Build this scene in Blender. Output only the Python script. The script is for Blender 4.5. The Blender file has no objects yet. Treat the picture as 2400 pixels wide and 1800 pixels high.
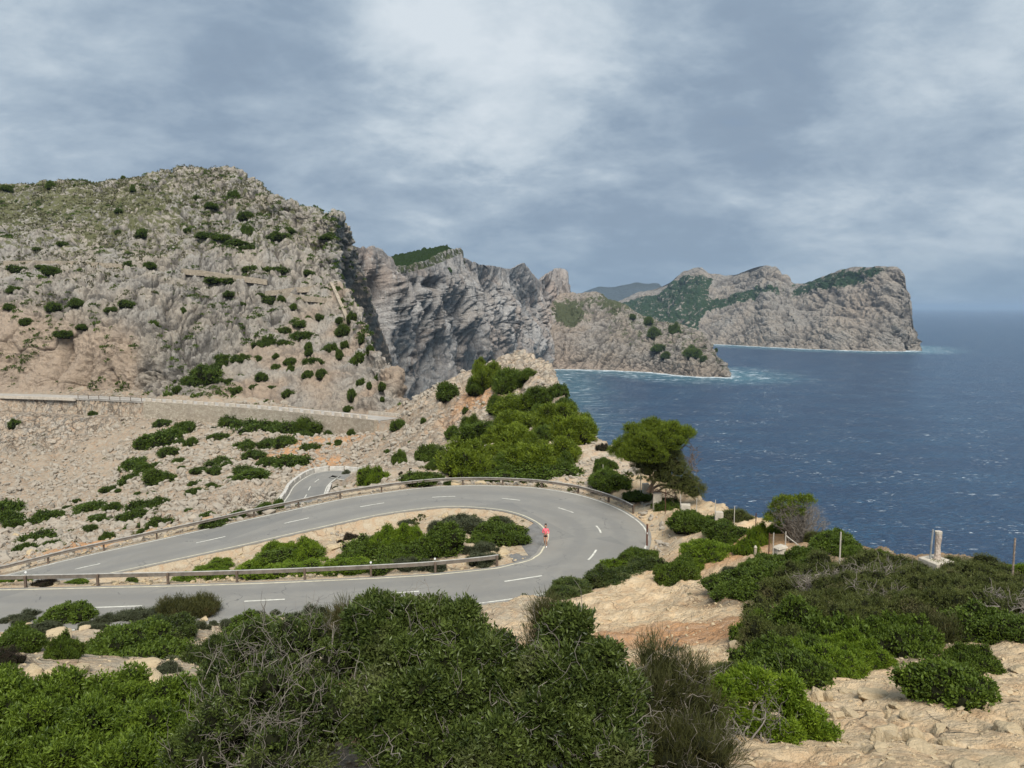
import bpy, math, random
import numpy as np
from mathutils import Vector, Matrix, Euler

R = math.radians
SC = bpy.context.scene
COL = SC.collection

# ------------------------------------------------------------------ camera
FOC = 1750.0            # focal length in pixels of the 2400 px wide frame
CAMZ = 130.0            # metres above the sea
PITCH = R(5.84)
CT, ST = math.cos(PITCH), math.sin(PITCH)
cam_d = bpy.data.cameras.new('camera')
cam = bpy.data.objects.new('camera', cam_d)
COL.objects.link(cam)
cam.location = (0, 0, CAMZ)
cam.rotation_euler = (math.pi / 2 - PITCH, 0, 0)
cam_d.sensor_width = 36
cam_d.lens = 36 * FOC / 2400
cam_d.clip_start = 0.1
cam_d.clip_end = 200000
SC.camera = cam
SC.render.resolution_x = 1024
SC.render.resolution_y = 768

# ------------------------------------------------------------------ exposure
SC.view_settings.view_transform = 'Standard'
SC.view_settings.look = 'None'
EXPO = 1.75
SC.view_settings.exposure = EXPO
SC.view_settings.gamma = 1
try:
    SC.cycles.volume_bounces = 0
    SC.cycles.max_bounces = 6
    SC.cycles.transparent_max_bounces = 8
except Exception:
    pass

# ------------------------------------------------------------------ node helper
class NT:
    def __init__(s, tree):
        s.t = tree; s.n = tree.nodes; s.l = tree.links
    def node(s, kind, props=None, **ins):
        n = s.n.new(kind)
        if props:
            for k, v in props.items(): setattr(n, k, v)
        for k, v in ins.items():
            key = k.replace('_', ' ')
            sock = None
            if k.startswith('i') and k[1:].isdigit(): sock = n.inputs[int(k[1:])]
            else: sock = n.inputs[key]
            s.put(sock, v)
        return n
    def put(s, sock, v):
        if isinstance(v, bpy.types.NodeSocket): s.l.new(v, sock)
        elif isinstance(v, bpy.types.Node): s.l.new(v.outputs[0], sock)
        else:
            if hasattr(sock, 'default_value'):
                try: sock.default_value = v
                except Exception: sock.default_value = (*v, 1)
    def m(s, op, a, b=None, c=None, clamp=False):
        n = s.n.new('ShaderNodeMath'); n.operation = op; n.use_clamp = clamp
        s.put(n.inputs[0], a)
        if b is not None: s.put(n.inputs[1], b)
        if c is not None: s.put(n.inputs[2], c)
        return n.outputs[0]
    def vm(s, op, a, b=None, out=0):
        n = s.n.new('ShaderNodeVectorMath'); n.operation = op
        s.put(n.inputs[0], a)
        if b is not None:
            if op == 'SCALE': s.put(n.inputs['Scale'], b)
            else: s.put(n.inputs[1], b)
        return n.outputs[out]
    def noise(s, vec, scale, detail=4, rough=.55, dist=0, out=0, lac=2):
        n = s.node('ShaderNodeTexNoise', None, Vector=vec, Scale=scale, Detail=detail, Roughness=rough, Distortion=dist, Lacunarity=lac)
        return n.outputs[out]
    def voro(s, vec, scale, feature='F1', out=0, rnd=1):
        n = s.node('ShaderNodeTexVoronoi', {'feature': feature}, Vector=vec, Scale=scale, Randomness=rnd)
        return n.outputs[out]
    def mp(s, vec, scale=(1, 1, 1), rot=(0, 0, 0), loc=(0, 0, 0)):
        n = s.node('ShaderNodeMapping', None, Vector=vec)
        n.inputs['Scale'].default_value = scale; n.inputs['Rotation'].default_value = rot
        n.inputs['Location'].default_value = loc
        return n.outputs[0]
    def ramp(s, v, a, b, lo=0., hi=1., smooth=True):
        n = s.n.new('ShaderNodeMapRange'); n.interpolation_type = 'SMOOTHSTEP' if smooth else 'LINEAR'
        s.put(n.inputs['Value'], v)
        n.inputs['From Min'].default_value = a; n.inputs['From Max'].default_value = b
        n.inputs['To Min'].default_value = lo; n.inputs['To Max'].default_value = hi
        return n.outputs[0]
    def mix(s, f, a, b, mode='MIX'):
        n = s.n.new('ShaderNodeMix'); n.data_type = 'RGBA'; n.blend_type = mode
        s.put(n.inputs[0], f); s.put(n.inputs[6], a if not isinstance(a, tuple) else (*a, 1)[:4])
        s.put(n.inputs[7], b if not isinstance(b, tuple) else (*b, 1)[:4])
        return n.outputs[2]
    def attr(s, name, out='Fac'):
        return s.node('ShaderNodeAttribute', {'attribute_name': name}).outputs[out]

def new_mat(name):
    m = bpy.data.materials.new(name); m.use_nodes = True
    m.node_tree.nodes.clear()
    nt = NT(m.node_tree)
    out = nt.node('ShaderNodeOutputMaterial')
    return m, nt, out

def bsdf(nt, out, color, rough=.85, normal=None, spec=.3, metal=0):
    b = nt.node('ShaderNodeBsdfPrincipled')
    nt.put(b.inputs['Base Color'], color if not isinstance(color, tuple) else (*color, 1)[:4])
    nt.put(b.inputs['Roughness'], rough)
    nt.put(b.inputs['Metallic'], metal)
    b.inputs['Specular IOR Level'].default_value = spec
    if normal is not None: nt.put(b.inputs['Normal'], normal)
    nt.l.new(b.outputs[0], out.inputs[0])
    return b

# ------------------------------------------------------------------ world
SUN_EL, SUN_AZ = R(52), R(172)      # azimuth clockwise from +Y: behind the camera
def dirpx(px, py):
    a = (px - 1200) / FOC; b = -(py - 900) / FOC
    v = Vector((a, CT + b * ST, -ST + b * CT)); return v.normalized()

w = bpy.data.worlds.new('World'); SC.world = w; w.use_nodes = True
w.node_tree.nodes.clear(); nt = NT(w.node_tree)
wo = nt.node('ShaderNodeOutputWorld')
sky = nt.node('ShaderNodeTexSky', {'sky_type': 'NISHITA', 'sun_disc': False})
sky.sun_elevation = SUN_EL; sky.sun_rotation = SUN_AZ
sky.altitude = 100; sky.dust_density = 2.0
tc = nt.node('ShaderNodeTexCoord').outputs['Generated']
dn = nt.vm('NORMALIZE', tc)
sep = nt.node('ShaderNodeSeparateXYZ', None, Vector=dn)
zc = nt.m('MAXIMUM', sep.outputs[2], 0.0)
den = nt.m('ADD', zc, 0.34)
cx = nt.m('DIVIDE', sep.outputs[0], den); cy = nt.m('DIVIDE', sep.outputs[1], den)
pl = nt.node('ShaderNodeCombineXYZ', None, X=cx, Y=cy, Z=0.37).outputs[0]
# layers of stratus lying in a plane high above: stretched across the wind, soft edges
pr = nt.mp(pl, (0.8, 1.0, 1), (0, 0, R(-42)), (.4, 2.2, 0))
n1 = nt.noise(pr, 1.1, 6, .55, .5)
n2 = nt.noise(nt.mp(pl, (0.9, 1.2, 1), (0, 0, R(-48)), (3.1, 1.7, 0)), 2.6, 9, .60, .25)
n3 = nt.noise(nt.mp(pl, (1., 1.1, 1), (0, 0, R(-50)), (7.3, 4.1, 0)), 8.0, 7, .62, .3)
cl = nt.m('ADD', nt.m('MULTIPLY', n1, .42), nt.m('ADD', nt.m('MULTIPLY', n2, .42), nt.m('MULTIPLY', n3, .16)))
dwarp = nt.vm('NORMALIZE', nt.vm('ADD', dn, nt.vm('SCALE', nt.vm('SUBTRACT', nt.noise(nt.mp(pl, (1, 1, 1)), 3.4, 7, .62, .2, 1), (.5, .5, .5)), .30)))
# thinner places in the cloud deck, where more light comes through
def glow(px, py, rad, amt):
    d = dirpx(px, py)
    dot = nt.vm('DOT_PRODUCT', dwarp, tuple(d), out=1)
    return nt.ramp(dot, math.cos(rad * 1.35), 1.0, 0, amt * .52)
g = None
for a in [(900, 40, .17, .08), (1080, 110, .15, .09), (1290, 170, .14, .09), (1430, 290, .14, .08), (1150, 330, .12, .05), (2330, 260, .17, .08), (2380, 120, .12, .02), (1250, 480, .13, .07), (740, 390, .09, .07), (1900, 500, .16, .05), (60, 180, .14, .05), (120, 60, .14, .04),
          (2380, 560, .14, -.06), (450, 200, .20, -.07), (650, 300, .14, -.05), (850, 500, .16, -.05), (1600, 60, .20, -.09), (2000, 150, .16, -.11), (1150, 420, .09, -.04), (1650, 380, .14, -.08), (1350, 600, .18, -.05), (900, 230, .12, -.04)]:
    v = glow(*a); g = v if g is None else nt.m('ADD', g, v)
cl = nt.m('ADD', cl, g)
t = nt.ramp(cl, .33, .69, 0, 1, False)
cloudcol = nt.node('ShaderNodeValToRGB', None, Fac=t)
cr = cloudcol.color_ramp
cr.elements[0].position = 0; cr.elements[0].color = (.225, .295, .39, 1)
cr.elements[1].position = 1; cr.elements[1].color = (.68, .75, .81, 1)
for p_, c_ in [(.3, (.285, .37, .475)), (.55, (.40, .49, .585)), (.75, (.54, .625, .70))]:
    e = cr.elements.new(p_); e.color = (*c_, 1)
hz = nt.ramp(sep.outputs[2], 0.0, 0.16, 1, 0)
c2 = nt.mix(nt.m('MULTIPLY', hz, .5), cloudcol.outputs[0], (.255, .36, .47))
SKYK = 0.1
boost = nt.vm('SCALE', c2, 1 / SKYK / 2 ** EXPO)
cover = nt.ramp(cl, .30, .42, .93, 1)
fin = nt.mix(cover, sky.outputs[0], boost)
bg = nt.node('ShaderNodeBackground', None, Color=fin, Strength=SKYK)
nt.l.new(bg.outputs[0], wo.inputs[0])

# ------------------------------------------------------------------ sun, soft behind thin cloud
sd = bpy.data.lights.new('sun', 'SUN'); so = bpy.data.objects.new('sun', sd); COL.objects.link(so)
sd.energy = 1.5; sd.angle = R(32); sd.color = (1, .965, .90)
sv = Vector((math.sin(SUN_AZ) * math.cos(SUN_EL), math.cos(SUN_AZ) * math.cos(SUN_EL), math.sin(SUN_EL)))
so.rotation_euler = (-sv).to_track_quat('-Z', 'Y').to_euler()

# ------------------------------------------------------------------ projection helpers
def PY(px, py, Y):
    a = (px - 1200) / FOC; b = -(py - 900) / FOC
    k = Y / (CT + b * ST)
    return np.array([a * k, Y, CAMZ + k * (-ST + b * CT)])
def PD(px, py, D):
    a = (px - 1200) / FOC; b = -(py - 900) / FOC
    k = -D / (-ST + b * CT)
    return np.array([a * k, k * (CT + b * ST), CAMZ - D])
def PZ(px, z, Y):
    return np.array([(px - 1200) / FOC * (Y * CT - (z - CAMZ) * ST), Y, z])
def proj(p):
    p = np.asarray(p, float)
    x, y, z = p[..., 0], p[..., 1], p[..., 2] - CAMZ
    d = y * CT - z * ST; u = y * ST + z * CT
    return 1200 + FOC * x / d, 900 - FOC * u / d, d

# ------------------------------------------------------------------ numpy noise
_rng = np.random.RandomState(7)
_perm = _rng.permutation(256).astype(np.int32); _perm = np.concatenate([_perm, _perm])
_g = _rng.normal(size=(256, 3)); _g /= np.linalg.norm(_g, axis=1)[:, None]; _g = _g.astype(np.float32)
def pnoise(p):
    p = np.asarray(p, np.float32); sh = p.shape[:-1]; p = p.reshape(-1, 3)
    i = np.floor(p).astype(np.int32); f = p - i; i &= 255
    u = f * f * f * (f * (f * 6 - 15) + 10)
    def gr(dx, dy, dz):
        h = _perm[_perm[_perm[(i[:, 0] + dx) & 255] + ((i[:, 1] + dy) & 255)] + ((i[:, 2] + dz) & 255)]
        g = _g[h]
        return g[:, 0] * (f[:, 0] - dx) + g[:, 1] * (f[:, 1] - dy) + g[:, 2] * (f[:, 2] - dz)
    def lp(a, b, t): return a + (b - a) * t
    x00 = lp(gr(0, 0, 0), gr(1, 0, 0), u[:, 0]); x10 = lp(gr(0, 1, 0), gr(1, 1, 0), u[:, 0])
    x01 = lp(gr(0, 0, 1), gr(1, 0, 1), u[:, 0]); x11 = lp(gr(0, 1, 1), gr(1, 1, 1), u[:, 0])
    return (lp(lp(x00, x10, u[:, 1]), lp(x01, x11, u[:, 1]), u[:, 2]) * 1.6).reshape(sh)
def fbm(p, octv=4, gain=.5):
    s = 0; a = 1.; p = np.asarray(p, np.float32)
    for o in range(octv):
        s = s + a * pnoise(p + o * 17.3); p = p * 2.03; a *= gain
    return s
def ridged(p, octv=4, gain=.5):
    s = 0; a = 1.; p = np.asarray(p, np.float32)
    for o in range(octv):
        n = 1 - np.abs(pnoise(p + o * 11.7)); s = s + a * n * n; p = p * 2.1; a *= gain
    return s
def billow(p, octv=4, gain=.5):
    """rounded knobs with sharp creases between; also how close to a crease"""
    s = 0; a = 1.; p = np.asarray(p, np.float32); cr = 0
    for o in range(octv):
        n = np.abs(pnoise(p + o * 13.1)); s = s + a * np.sqrt(n + .003); cr = np.maximum(cr, (1 - .22 * o) * np.exp(-(n / .07) ** 2)); p = p * 2.07; a *= gain
    return s, cr
def groove(p, w=.12):
    n = np.abs(pnoise(p)); return np.exp(-(n / w) ** 2)
def sstep(a, b, x):
    t = np.clip((x - a) / (b - a), 0, 1); return t * t * (3 - 2 * t)

# ------------------------------------------------------------------ mesh helpers
def np_mesh(name, verts, faces, mat=None, smooth=True, attrs=None, parent=None):
    verts = np.asarray(verts, np.float32); faces = np.asarray(faces, np.int32)
    me = bpy.data.meshes.new(name)
    me.vertices.add(len(verts)); me.vertices.foreach_set('co', verts.ravel())
    k = faces.shape[1]
    me.loops.add(faces.size); me.loops.foreach_set('vertex_index', faces.ravel())
    me.polygons.add(len(faces)); me.polygons.foreach_set('loop_start', np.arange(len(faces), dtype=np.int32) * k)
    try: me.polygons.foreach_set('loop_total', np.full(len(faces), k, np.int32))
    except Exception: pass
    me.polygons.foreach_set('use_smooth', np.full(len(faces), smooth, bool))
    if attrs:
        for an, av in attrs.items():
            av = np.asarray(av, np.float32)
            if av.ndim == 1:
                at = me.attributes.new(an, 'FLOAT', 'POINT'); at.data.foreach_set('value', av)
            else:
                at = me.attributes.new(an, 'FLOAT_COLOR', 'POINT')
                at.data.foreach_set('color', np.concatenate([av, np.ones((len(av), 1), np.float32)], 1).ravel())
    me.update(); me.validate()
    if mat: me.materials.append(mat)
    o = bpy.data.objects.new(name, me); COL.objects.link(o)
    if parent: o.parent = parent
    return o
def grid_faces(nu, nv):
    i = np.arange(nu * nv).reshape(nu, nv)
    return np.stack([i[:-1, :-1], i[1:, :-1], i[1:, 1:], i[:-1, 1:]], -1).reshape(-1, 4)
def gnormals(g):
    du = np.gradient(g, axis=0); dv = np.gradient(g, axis=1)
    n = np.cross(du, dv); n /= np.linalg.norm(n, axis=-1, keepdims=True) + 1e-9
    return n
def tag(o, label=None, cat=None, group=None, kind=None):
    if label: o['label'] = label
    if cat: o['category'] = cat
    if group: o['group'] = group
    if kind: o['kind'] = kind
    return o
def empty(name, loc, rz=0):
    o = bpy.data.objects.new(name, None); o.location = loc; o.rotation_euler = (0, 0, rz); COL.objects.link(o); return o
class MB:
    def __init__(s): s.v = []; s.f = []; s.n = 0
    def add(s, v, f):
        v = np.asarray(v, float)
        s.v.append(v); s.f += [tuple(int(i) + s.n for i in q) for q in f]; s.n += len(v)
    def box(s, c, size, rz=0, taper=1., rx=0, ry=0, jit=0, rng=None):
        x, y, z = [q / 2 for q in size]
        v = np.array([[-x, -y, -z], [x, -y, -z], [x, y, -z], [-x, y, -z], [-x * taper, -y * taper, z], [x * taper, -y * taper, z], [x * taper, y * taper, z], [-x * taper, y * taper, z]])
        if jit: v = v + rng.uniform(-jit, jit, v.shape)
        M = np.array(Euler((rx, ry, rz)).to_matrix())
        s.add(v @ M.T + np.array(c), [(0, 3, 2, 1), (4, 5, 6, 7), (0, 1, 5, 4), (1, 2, 6, 5), (2, 3, 7, 6), (3, 0, 4, 7)])
    def tube(s, pts, rad, k=6, cap=True):
        pts = np.asarray(pts, float); n = len(pts)
        rad = np.full(n, rad) if np.isscalar(rad) else np.asarray(rad)
        t = np.gradient(pts, axis=0); t /= np.linalg.norm(t, axis=1)[:, None] + 1e-9
        ref = np.array([0, 0, 1.]) if abs(t[0, 2]) < .9 else np.array([1., 0, 0])
        a = np.cross(t, ref); a /= np.linalg.norm(a, axis=1)[:, None] + 1e-9; b = np.cross(t, a)
        an = np.arange(k) * 2 * math.pi / k
        v = (pts[:, None] + rad[:, None, None] * (np.cos(an)[None, :, None] * a[:, None] + np.sin(an)[None, :, None] * b[:, None])).reshape(-1, 3)
        f = [(i * k + j, i * k + (j + 1) % k, (i + 1) * k + (j + 1) % k, (i + 1) * k + j) for i in range(n - 1) for j in range(k)]
        if cap: f += [tuple(range(k))[::-1], tuple((n - 1) * k + j for j in range(k))]
        s.add(v, f)
    def build(s, name, mat, parent=None, smooth=False, bevel=0):
        me = bpy.data.meshes.new(name)
        me.from_pydata(np.concatenate(s.v).tolist(), [], s.f); me.update()
        if smooth: me.polygons.foreach_set('use_smooth', [True] * len(me.polygons))
        me.materials.append(mat)
        o = bpy.data.objects.new(name, me); COL.objects.link(o)
        if parent: o.parent = parent
        if bevel:
            m = o.modifiers.new('bevel', 'BEVEL'); m.width = bevel; m.segments = 2; m.limit_method = 'ANGLE'
        return o
def catmull(pts, n):
    """resample a polyline smoothly to n points, even in arc length"""
    P = np.asarray(pts, float)
    if len(P) < 3:
        t = np.linspace(0, 1, n)[:, None]; return P[0] * (1 - t) + P[-1] * t
    E = np.vstack([2 * P[0] - P[1], P, 2 * P[-1] - P[-2]]); out = []
    for i in range(len(P) - 1):
        p0, p1, p2, p3 = E[i:i + 4]
        t = np.linspace(0, 1, 24, endpoint=False)[:, None]
        out.append(.5 * ((2 * p1) + (-p0 + p2) * t + (2 * p0 - 5 * p1 + 4 * p2 - p3) * t ** 2 + (-p0 + 3 * p1 - 3 * p2 + p3) * t ** 3))
    out.append(P[-1:]); Q = np.vstack(out)
    s = np.r_[0, np.cumsum(np.linalg.norm(np.diff(Q, axis=0), axis=1))]
    if n is None: return Q
    tt = np.linspace(0, s[-1], n)
    return np.stack([np.interp(tt, s, Q[:, k]) for k in range(Q.shape[1])], 1)
def along(P, t):
    """points of a polyline at arc lengths t, with directions"""
    s = np.r_[0, np.cumsum(np.linalg.norm(np.diff(P, axis=0), axis=1))]
    q = np.stack([np.interp(t, s, P[:, k]) for k in range(3)], 1)
    q2 = np.stack([np.interp(np.asarray(t) + .2, s, P[:, k]) for k in range(3)], 1)
    q1 = np.stack([np.interp(np.asarray(t) - .2, s, P[:, k]) for k in range(3)], 1)
    d = q2 - q1; d /= np.linalg.norm(d, axis=1)[:, None] + 1e-9
    return q, d, s[-1]
def arclen(P): return np.r_[0, np.cumsum(np.linalg.norm(np.diff(P, axis=0), axis=1))]
# ================================================================== ROADS (shape only)
CLP = [(-500,1470,22.8),(-200,1409,21.9),(0,1374,21.0),(203,1328,20.2),(494,1265,19.2),(696,1220,18.6),(872,1183,18.1),(1040,1164,17.7),(1197,1170,17.5),(1325,1195,17.5),(1404,1240,17.5),(1390,1300,17.5),(1330,1336,17.5),(1227,1356,17.6),(1095,1374,17.7),(937,1389,17.7),(619,1407,17.6),(277,1422,17.5),(-100,1432,17.3),(-600,1440,17.0)]
NR = 500
RC = catmull([PD(*c) for c in CLP], NR)
_f = np.linspace(0, 399, NR)
WO = np.interp(_f, [0, 49, 97, 140, 154, 168, 179, 189, 198, 208, 223, 252, 268, 333, 399], [3, 3.0, 3.4, 3.6, 4.0, 4.5, 4.9, 4.8, 4.3, 3.9, 3.5, 2.9, 2.9, 3.1, 3.1])
WI = np.interp(_f, [0, 58, 87, 120, 149, 182, 198, 213, 228, 238, 252, 262, 284, 312, 341, 399], [2.9, 2.95, 3.2, 3.3, 3.6, 3.6, 4.1, 4.3, 3.95, 3.7, 3.2, 2.5, 2.75, 2.9, 3.2, 3.2])
def hnorm(P):
    d = np.gradient(P, axis=0); d[:, 2] = 0; d /= np.linalg.norm(d, axis=1)[:, None]
    return np.stack([-d[:, 1], d[:, 0], 0 * d[:, 0]], 1), d
RN, RT = hnorm(RC)                      # left normal = outer side of the hairpin
LCP = [(690,1215,28),(706,1180,28),(718,1160,28),(728,1140,28),(746,1124,28),(770,1112,28),(800,1112,28),(835,1118,28)]
LC = catmull([PD(*c) for c in LCP], 120)
_l = LC[0] - LC[4]; LC = np.vstack([LC[0] + _l / np.linalg.norm(_l) * k for k in (14, 10, 6, 3)] + [LC])
LN, LT = hnorm(LC); LW = 2.7
UCP = [(-700,917,245),(-400,921,229),(-200,923,219),(0,925,208),(180,930,199),(360,938,190),(600,953.5,178),(800,971,165),(915,983,153)]
UC = catmull([PY(*c) for c in UCP], 300)
UN, UT = hnorm(UC); UW = 2.55

# ================================================================== NEAR GROUND
# (px, py, forward distance, colour): 0 pale path, 1 scree pink beige, 2 orange soil, 3 grey rock, 4 dark soil
PATH, SCREE, ORANGE, GREY, SOIL, GRAVEL, PALE = range(7)
CP = [
 # scree slope below the upper road
 (-500,1000,215,SCREE),(-300,1060,185,SCREE),(-300,1160,140,SCREE),(-400,1300,85,SCREE),
 (0,1065,176,SCREE),(0,1010,186,GREY),(0,940,199,GREY),(120,950,196,GREY),(220,1010,184,GREY),(0,1150,147,SCREE),(0,1250,115,SCREE),(0,1300,88,SCREE),
 (150,1075,170,SCREE),(260,960,190,SCREE),(160,1180,135,SCREE),(150,1270,98,SCREE),
 (383,980,185,SCREE),(542,989,174,SCREE),(690,998,166,SCREE),(796,1008,158,ORANGE),(853,1004,151,ORANGE),
 (300,1000,180,SCREE),(300,1060,162,SCREE),(300,1130,139,SCREE),(300,1200,113,SCREE),(300,1258,86,SCREE),
 (450,1040,160,SCREE),(450,1100,139,SCREE),(450,1170,112,SCREE),(450,1225,88,ORANGE),
 (600,1045,152,SCREE),(600,1100,133,SCREE),(560,1150,113,GREY),(560,1190,94,GREY),(620,1140,117,GREY),
 (700,1060,145,ORANGE),(760,1080,132,ORANGE),(830,1060,138,SCREE),(640,1180,101,GREY),
 # strip between rail and scree
 (200,1283,64,ORANGE),(350,1248,68,ORANGE),(500,1218,71,ORANGE),(600,1225,76,SCREE),
 # knoll
 (860,1040,140,SCREE),(905,990,151,SCREE),(960,942,153,GREY),(1000,918,152,PALE),(1050,893,150,PALE),(1130,860,147,PALE),(1190,836,144,PALE),(1240,850,138,PALE),(1285,872,128,PALE),(1322,930,112,GREY),
 (1345,985,100,PALE),(1388,1042,93,PALE),(1430,1060,86,PALE),(1100,1000,121,PALE),(1120,930,134,ORANGE),(1000,980,136,SCREE),(950,1060,118,SCREE),(950,1100,98,SCREE),(870,1120,94,PALE),
 (1200,1100,80,PALE),(1100,1115,78,PALE),(1200,1020,106,PALE),(1240,930,122,PALE),(1290,1040,90,PALE),(1330,1100,79,PALE),(1000,1122,76,PALE),(850,1150,78,PALE),(1350,1145,70,PALE),
 (1420,1110,76,PALE),
 (690,1222,76,SCREE),(740,1205,76,SCREE),(640,1235,74,SCREE),(800,1112,102,SCREE),(835,1108,100,SCREE),(800,1165,88,SCREE),
 # right of the bend
 (1480,1120,70,PATH),(1500,1180,62,PATH),(1560,1180,62,PATH),(1560,1240,57,PATH),(1640,1240,54,PATH),(1640,1300,46,ORANGE),(1530,1310,51,PATH),
 (1560,1360,42,PATH),(1700,1350,39,PATH),(1460,1400,37,PATH),(1600,1430,29,PATH),(1450,1470,28,PATH),(1300,1450,33,PATH),(1200,1425,36,GRAVEL),(1300,1402,41,PATH),
 (1640,1560,15,PATH),(1500,1560,17,PATH),(1550,1500,22,ORANGE),(1950,1720,8.7,PATH),(2300,1750,8,PATH),(2350,1560,13,PATH),(2380,1460,16.5,PATH),(1990,1410,24,SOIL),(2200,1355,28.5,SOIL),(2050,1500,16,SOIL),
 (1860,1320,38,SOIL),(1800,1400,30,SOIL),(1900,1600,12,PATH),(2150,1620,11,PATH),
 # inside of the bend
 (880,1260,56.5,GRAVEL),(1000,1225,60,GRAVEL),(1150,1220,60.5,GRAVEL),(1180,1250,57,GRAVEL),(700,1310,53,GRAVEL),(600,1312,55,GRAVEL),(450,1345,51,GRAVEL),(1050,1290,51.5,GRAVEL),(900,1330,48.5,GRAVEL),(300,1362,52,GRAVEL),(1130,1300,51.2,GRAVEL),
 (50,1372,50,GRAVEL),
 # slope below the camera, left
 (0,1590,14,GRAVEL),(400,1590,14,GRAVEL),(0,1455,38,GRAVEL),(-300,1460,37,GRAVEL),(200,1520,22.5,GRAVEL),(450,1500,25,GRAVEL),(700,1460,36.5,GRAVEL),(900,1455,36,GRAVEL),(1050,1445,36,GRAVEL),(700,1530,20,GRAVEL),
 (0,1510,24,GRAVEL),(-400,1600,14,GRAVEL),(-300,1750,9,GRAVEL),(100,1780,8,SOIL),(500,1800,7.5,SOIL),(1000,1800,7.5,SOIL),(1300,1800,7.6,SOIL),(900,1600,13,SOIL),(1300,1600,14,SOIL),
]
pts = [PY(a, b, c) for a, b, c, _ in CP]; cls = [c[3] for c in CP]
for x, y, z, c in [(0,0,128.35,0),(-9,0,127.6,0),(9,0,127.4,0),(-4,3.5,126.9,4),(4,3.5,127,0),(0,3.5,127.0,4),(20,0,125.5,4),(-25,0,124,5),(-50,0,124,5),(-60,25,117,5),(-45,30,115.4,5),(30,8,122.5,4),(24,18,120.6,4),(-20,12,122,5),
                   (-90,60,104,1),(-150,60,100,1),(-200,120,96,1),(-180,40,108,1),(-75,45,107.0,1),(-190,190,101,1)]:
    pts.append(np.array([x, y, z])); cls.append(c)
def off(P, N, o, dz): return P + N * np.asarray(o).reshape(-1, 1) + np.array([0, 0, dz])
for i in range(0, NR, 16):                                      # the road and its shoulders
    pts += [RC[i], RC[i] + RN[i] * (WO[i] + 1.0)]; cls += [GRAVEL, GRAVEL]
    pts += [RC[i] - RN[i] * (WI[i] + .8) + np.array([0, 0, -.25])]; cls += [GRAVEL]
for i in range(0, len(LC), 12):
    pts += [LC[i], LC[i] - LN[i] * 4, LC[i] + LN[i] * 4]; cls += [SCREE] * 3
for i in range(0, 300, 20): pts += [UC[i], UC[i] + UN[i] * 4]; cls += [SCREE] * 2
pts = np.array(pts); cls = np.array(cls)
_keep = [0]
for i in range(1, len(pts)):
    if np.min(np.linalg.norm(pts[_keep][:, :2] - pts[i, :2], axis=1)) > .35: _keep.append(i)
pts = pts[_keep]; cls = cls[_keep]
_K = -np.linalg.norm(pts[:, None, :2] - pts[None, :, :2], axis=-1)
_n = len(pts)
_A = np.zeros((_n + 3, _n + 3)); _A[:_n, :_n] = _K - np.eye(_n) * 0.15; _A[:_n, _n] = 1; _A[:_n, _n + 1:] = pts[:, :2]; _A[_n, :_n] = 1; _A[_n + 1:, :_n] = pts[:, :2].T
_w = np.linalg.solve(_A, np.r_[pts[:, 2], 0, 0, 0])
def rbf(X, Y):
    sh = X.shape; x = X.ravel(); y = Y.ravel(); out = np.empty(len(x))
    for s in range(0, len(x), 60000):
        e = s + 60000
        d = np.sqrt((x[s:e, None] - pts[None, :, 0]) ** 2 + (y[s:e, None] - pts[None, :, 1]) ** 2)
        out[s:e] = -d @ _w[:_n] + _w[_n] + _w[_n + 1] * x[s:e] + _w[_n + 2] * y[s:e]
    return out.reshape(sh)
PAL = np.array([[.60, .45, .275], [.30, .25, .19], [.44, .235, .11], [.33, .27, .205], [.15, .11, .065], [.42, .34, .235], [.45, .37, .275]])
def colmap(X, Y):
    sh = X.shape; x = X.ravel(); y = Y.ravel(); out = np.empty((len(x), 3)); C = PAL[cls]
    for s in range(0, len(x), 60000):
        e = s + 60000
        d = (x[s:e, None] - pts[None, :, 0]) ** 2 + (y[s:e, None] - pts[None, :, 1]) ** 2 + .05
        wt = d ** -2.2; wt /= wt.sum(1, keepdims=True)
        out[s:e] = wt @ C
    return out.reshape(*sh, 3)
# cliff edge: land is on the left of this line
CE = catmull([(x, y, 0) for x, y in [(-420,400),(-200,300),(-110,230),(-66,190),(-40,170),(-24,160),(-12,157.5),(-1,151),(3.5,146),(7,134),(8,119),(9,105),(11,95),(13.5,85),(15.5,74),(15.8,66),(17,58),(18.5,50),(19.5,42),(19.5,37),(20.5,32),(22,26),(27,18),(38,5),(60,-40)]], 500)[:, :2]
def edge_sd(X, Y):
    """signed distance to the cliff edge, positive at sea"""
    sh = X.shape; x = X.ravel(); y = Y.ravel(); sd = np.empty(len(x))
    d = np.diff(CE, axis=0); L2 = (d ** 2).sum(1)
    c = CE[::3]; t = np.gradient(c, axis=0)
    for s in range(0, len(x), 60000):
        e = s + 60000
        q = (x[s:e, None] - c[None, :, 0]) ** 2 + (y[s:e, None] - c[None, :, 1]) ** 2
        j = q.argmin(1)
        vx = x[s:e] - c[j, 0]; vy = y[s:e] - c[j, 1]
        sg = t[j, 0] * vy - t[j, 1] * vx           # >0: left of travel direction
        sd[s:e] = np.sqrt(q[np.arange(len(j)), j]) * np.where(sg > 0, 1, -1)
    return sd.reshape(sh)
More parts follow.
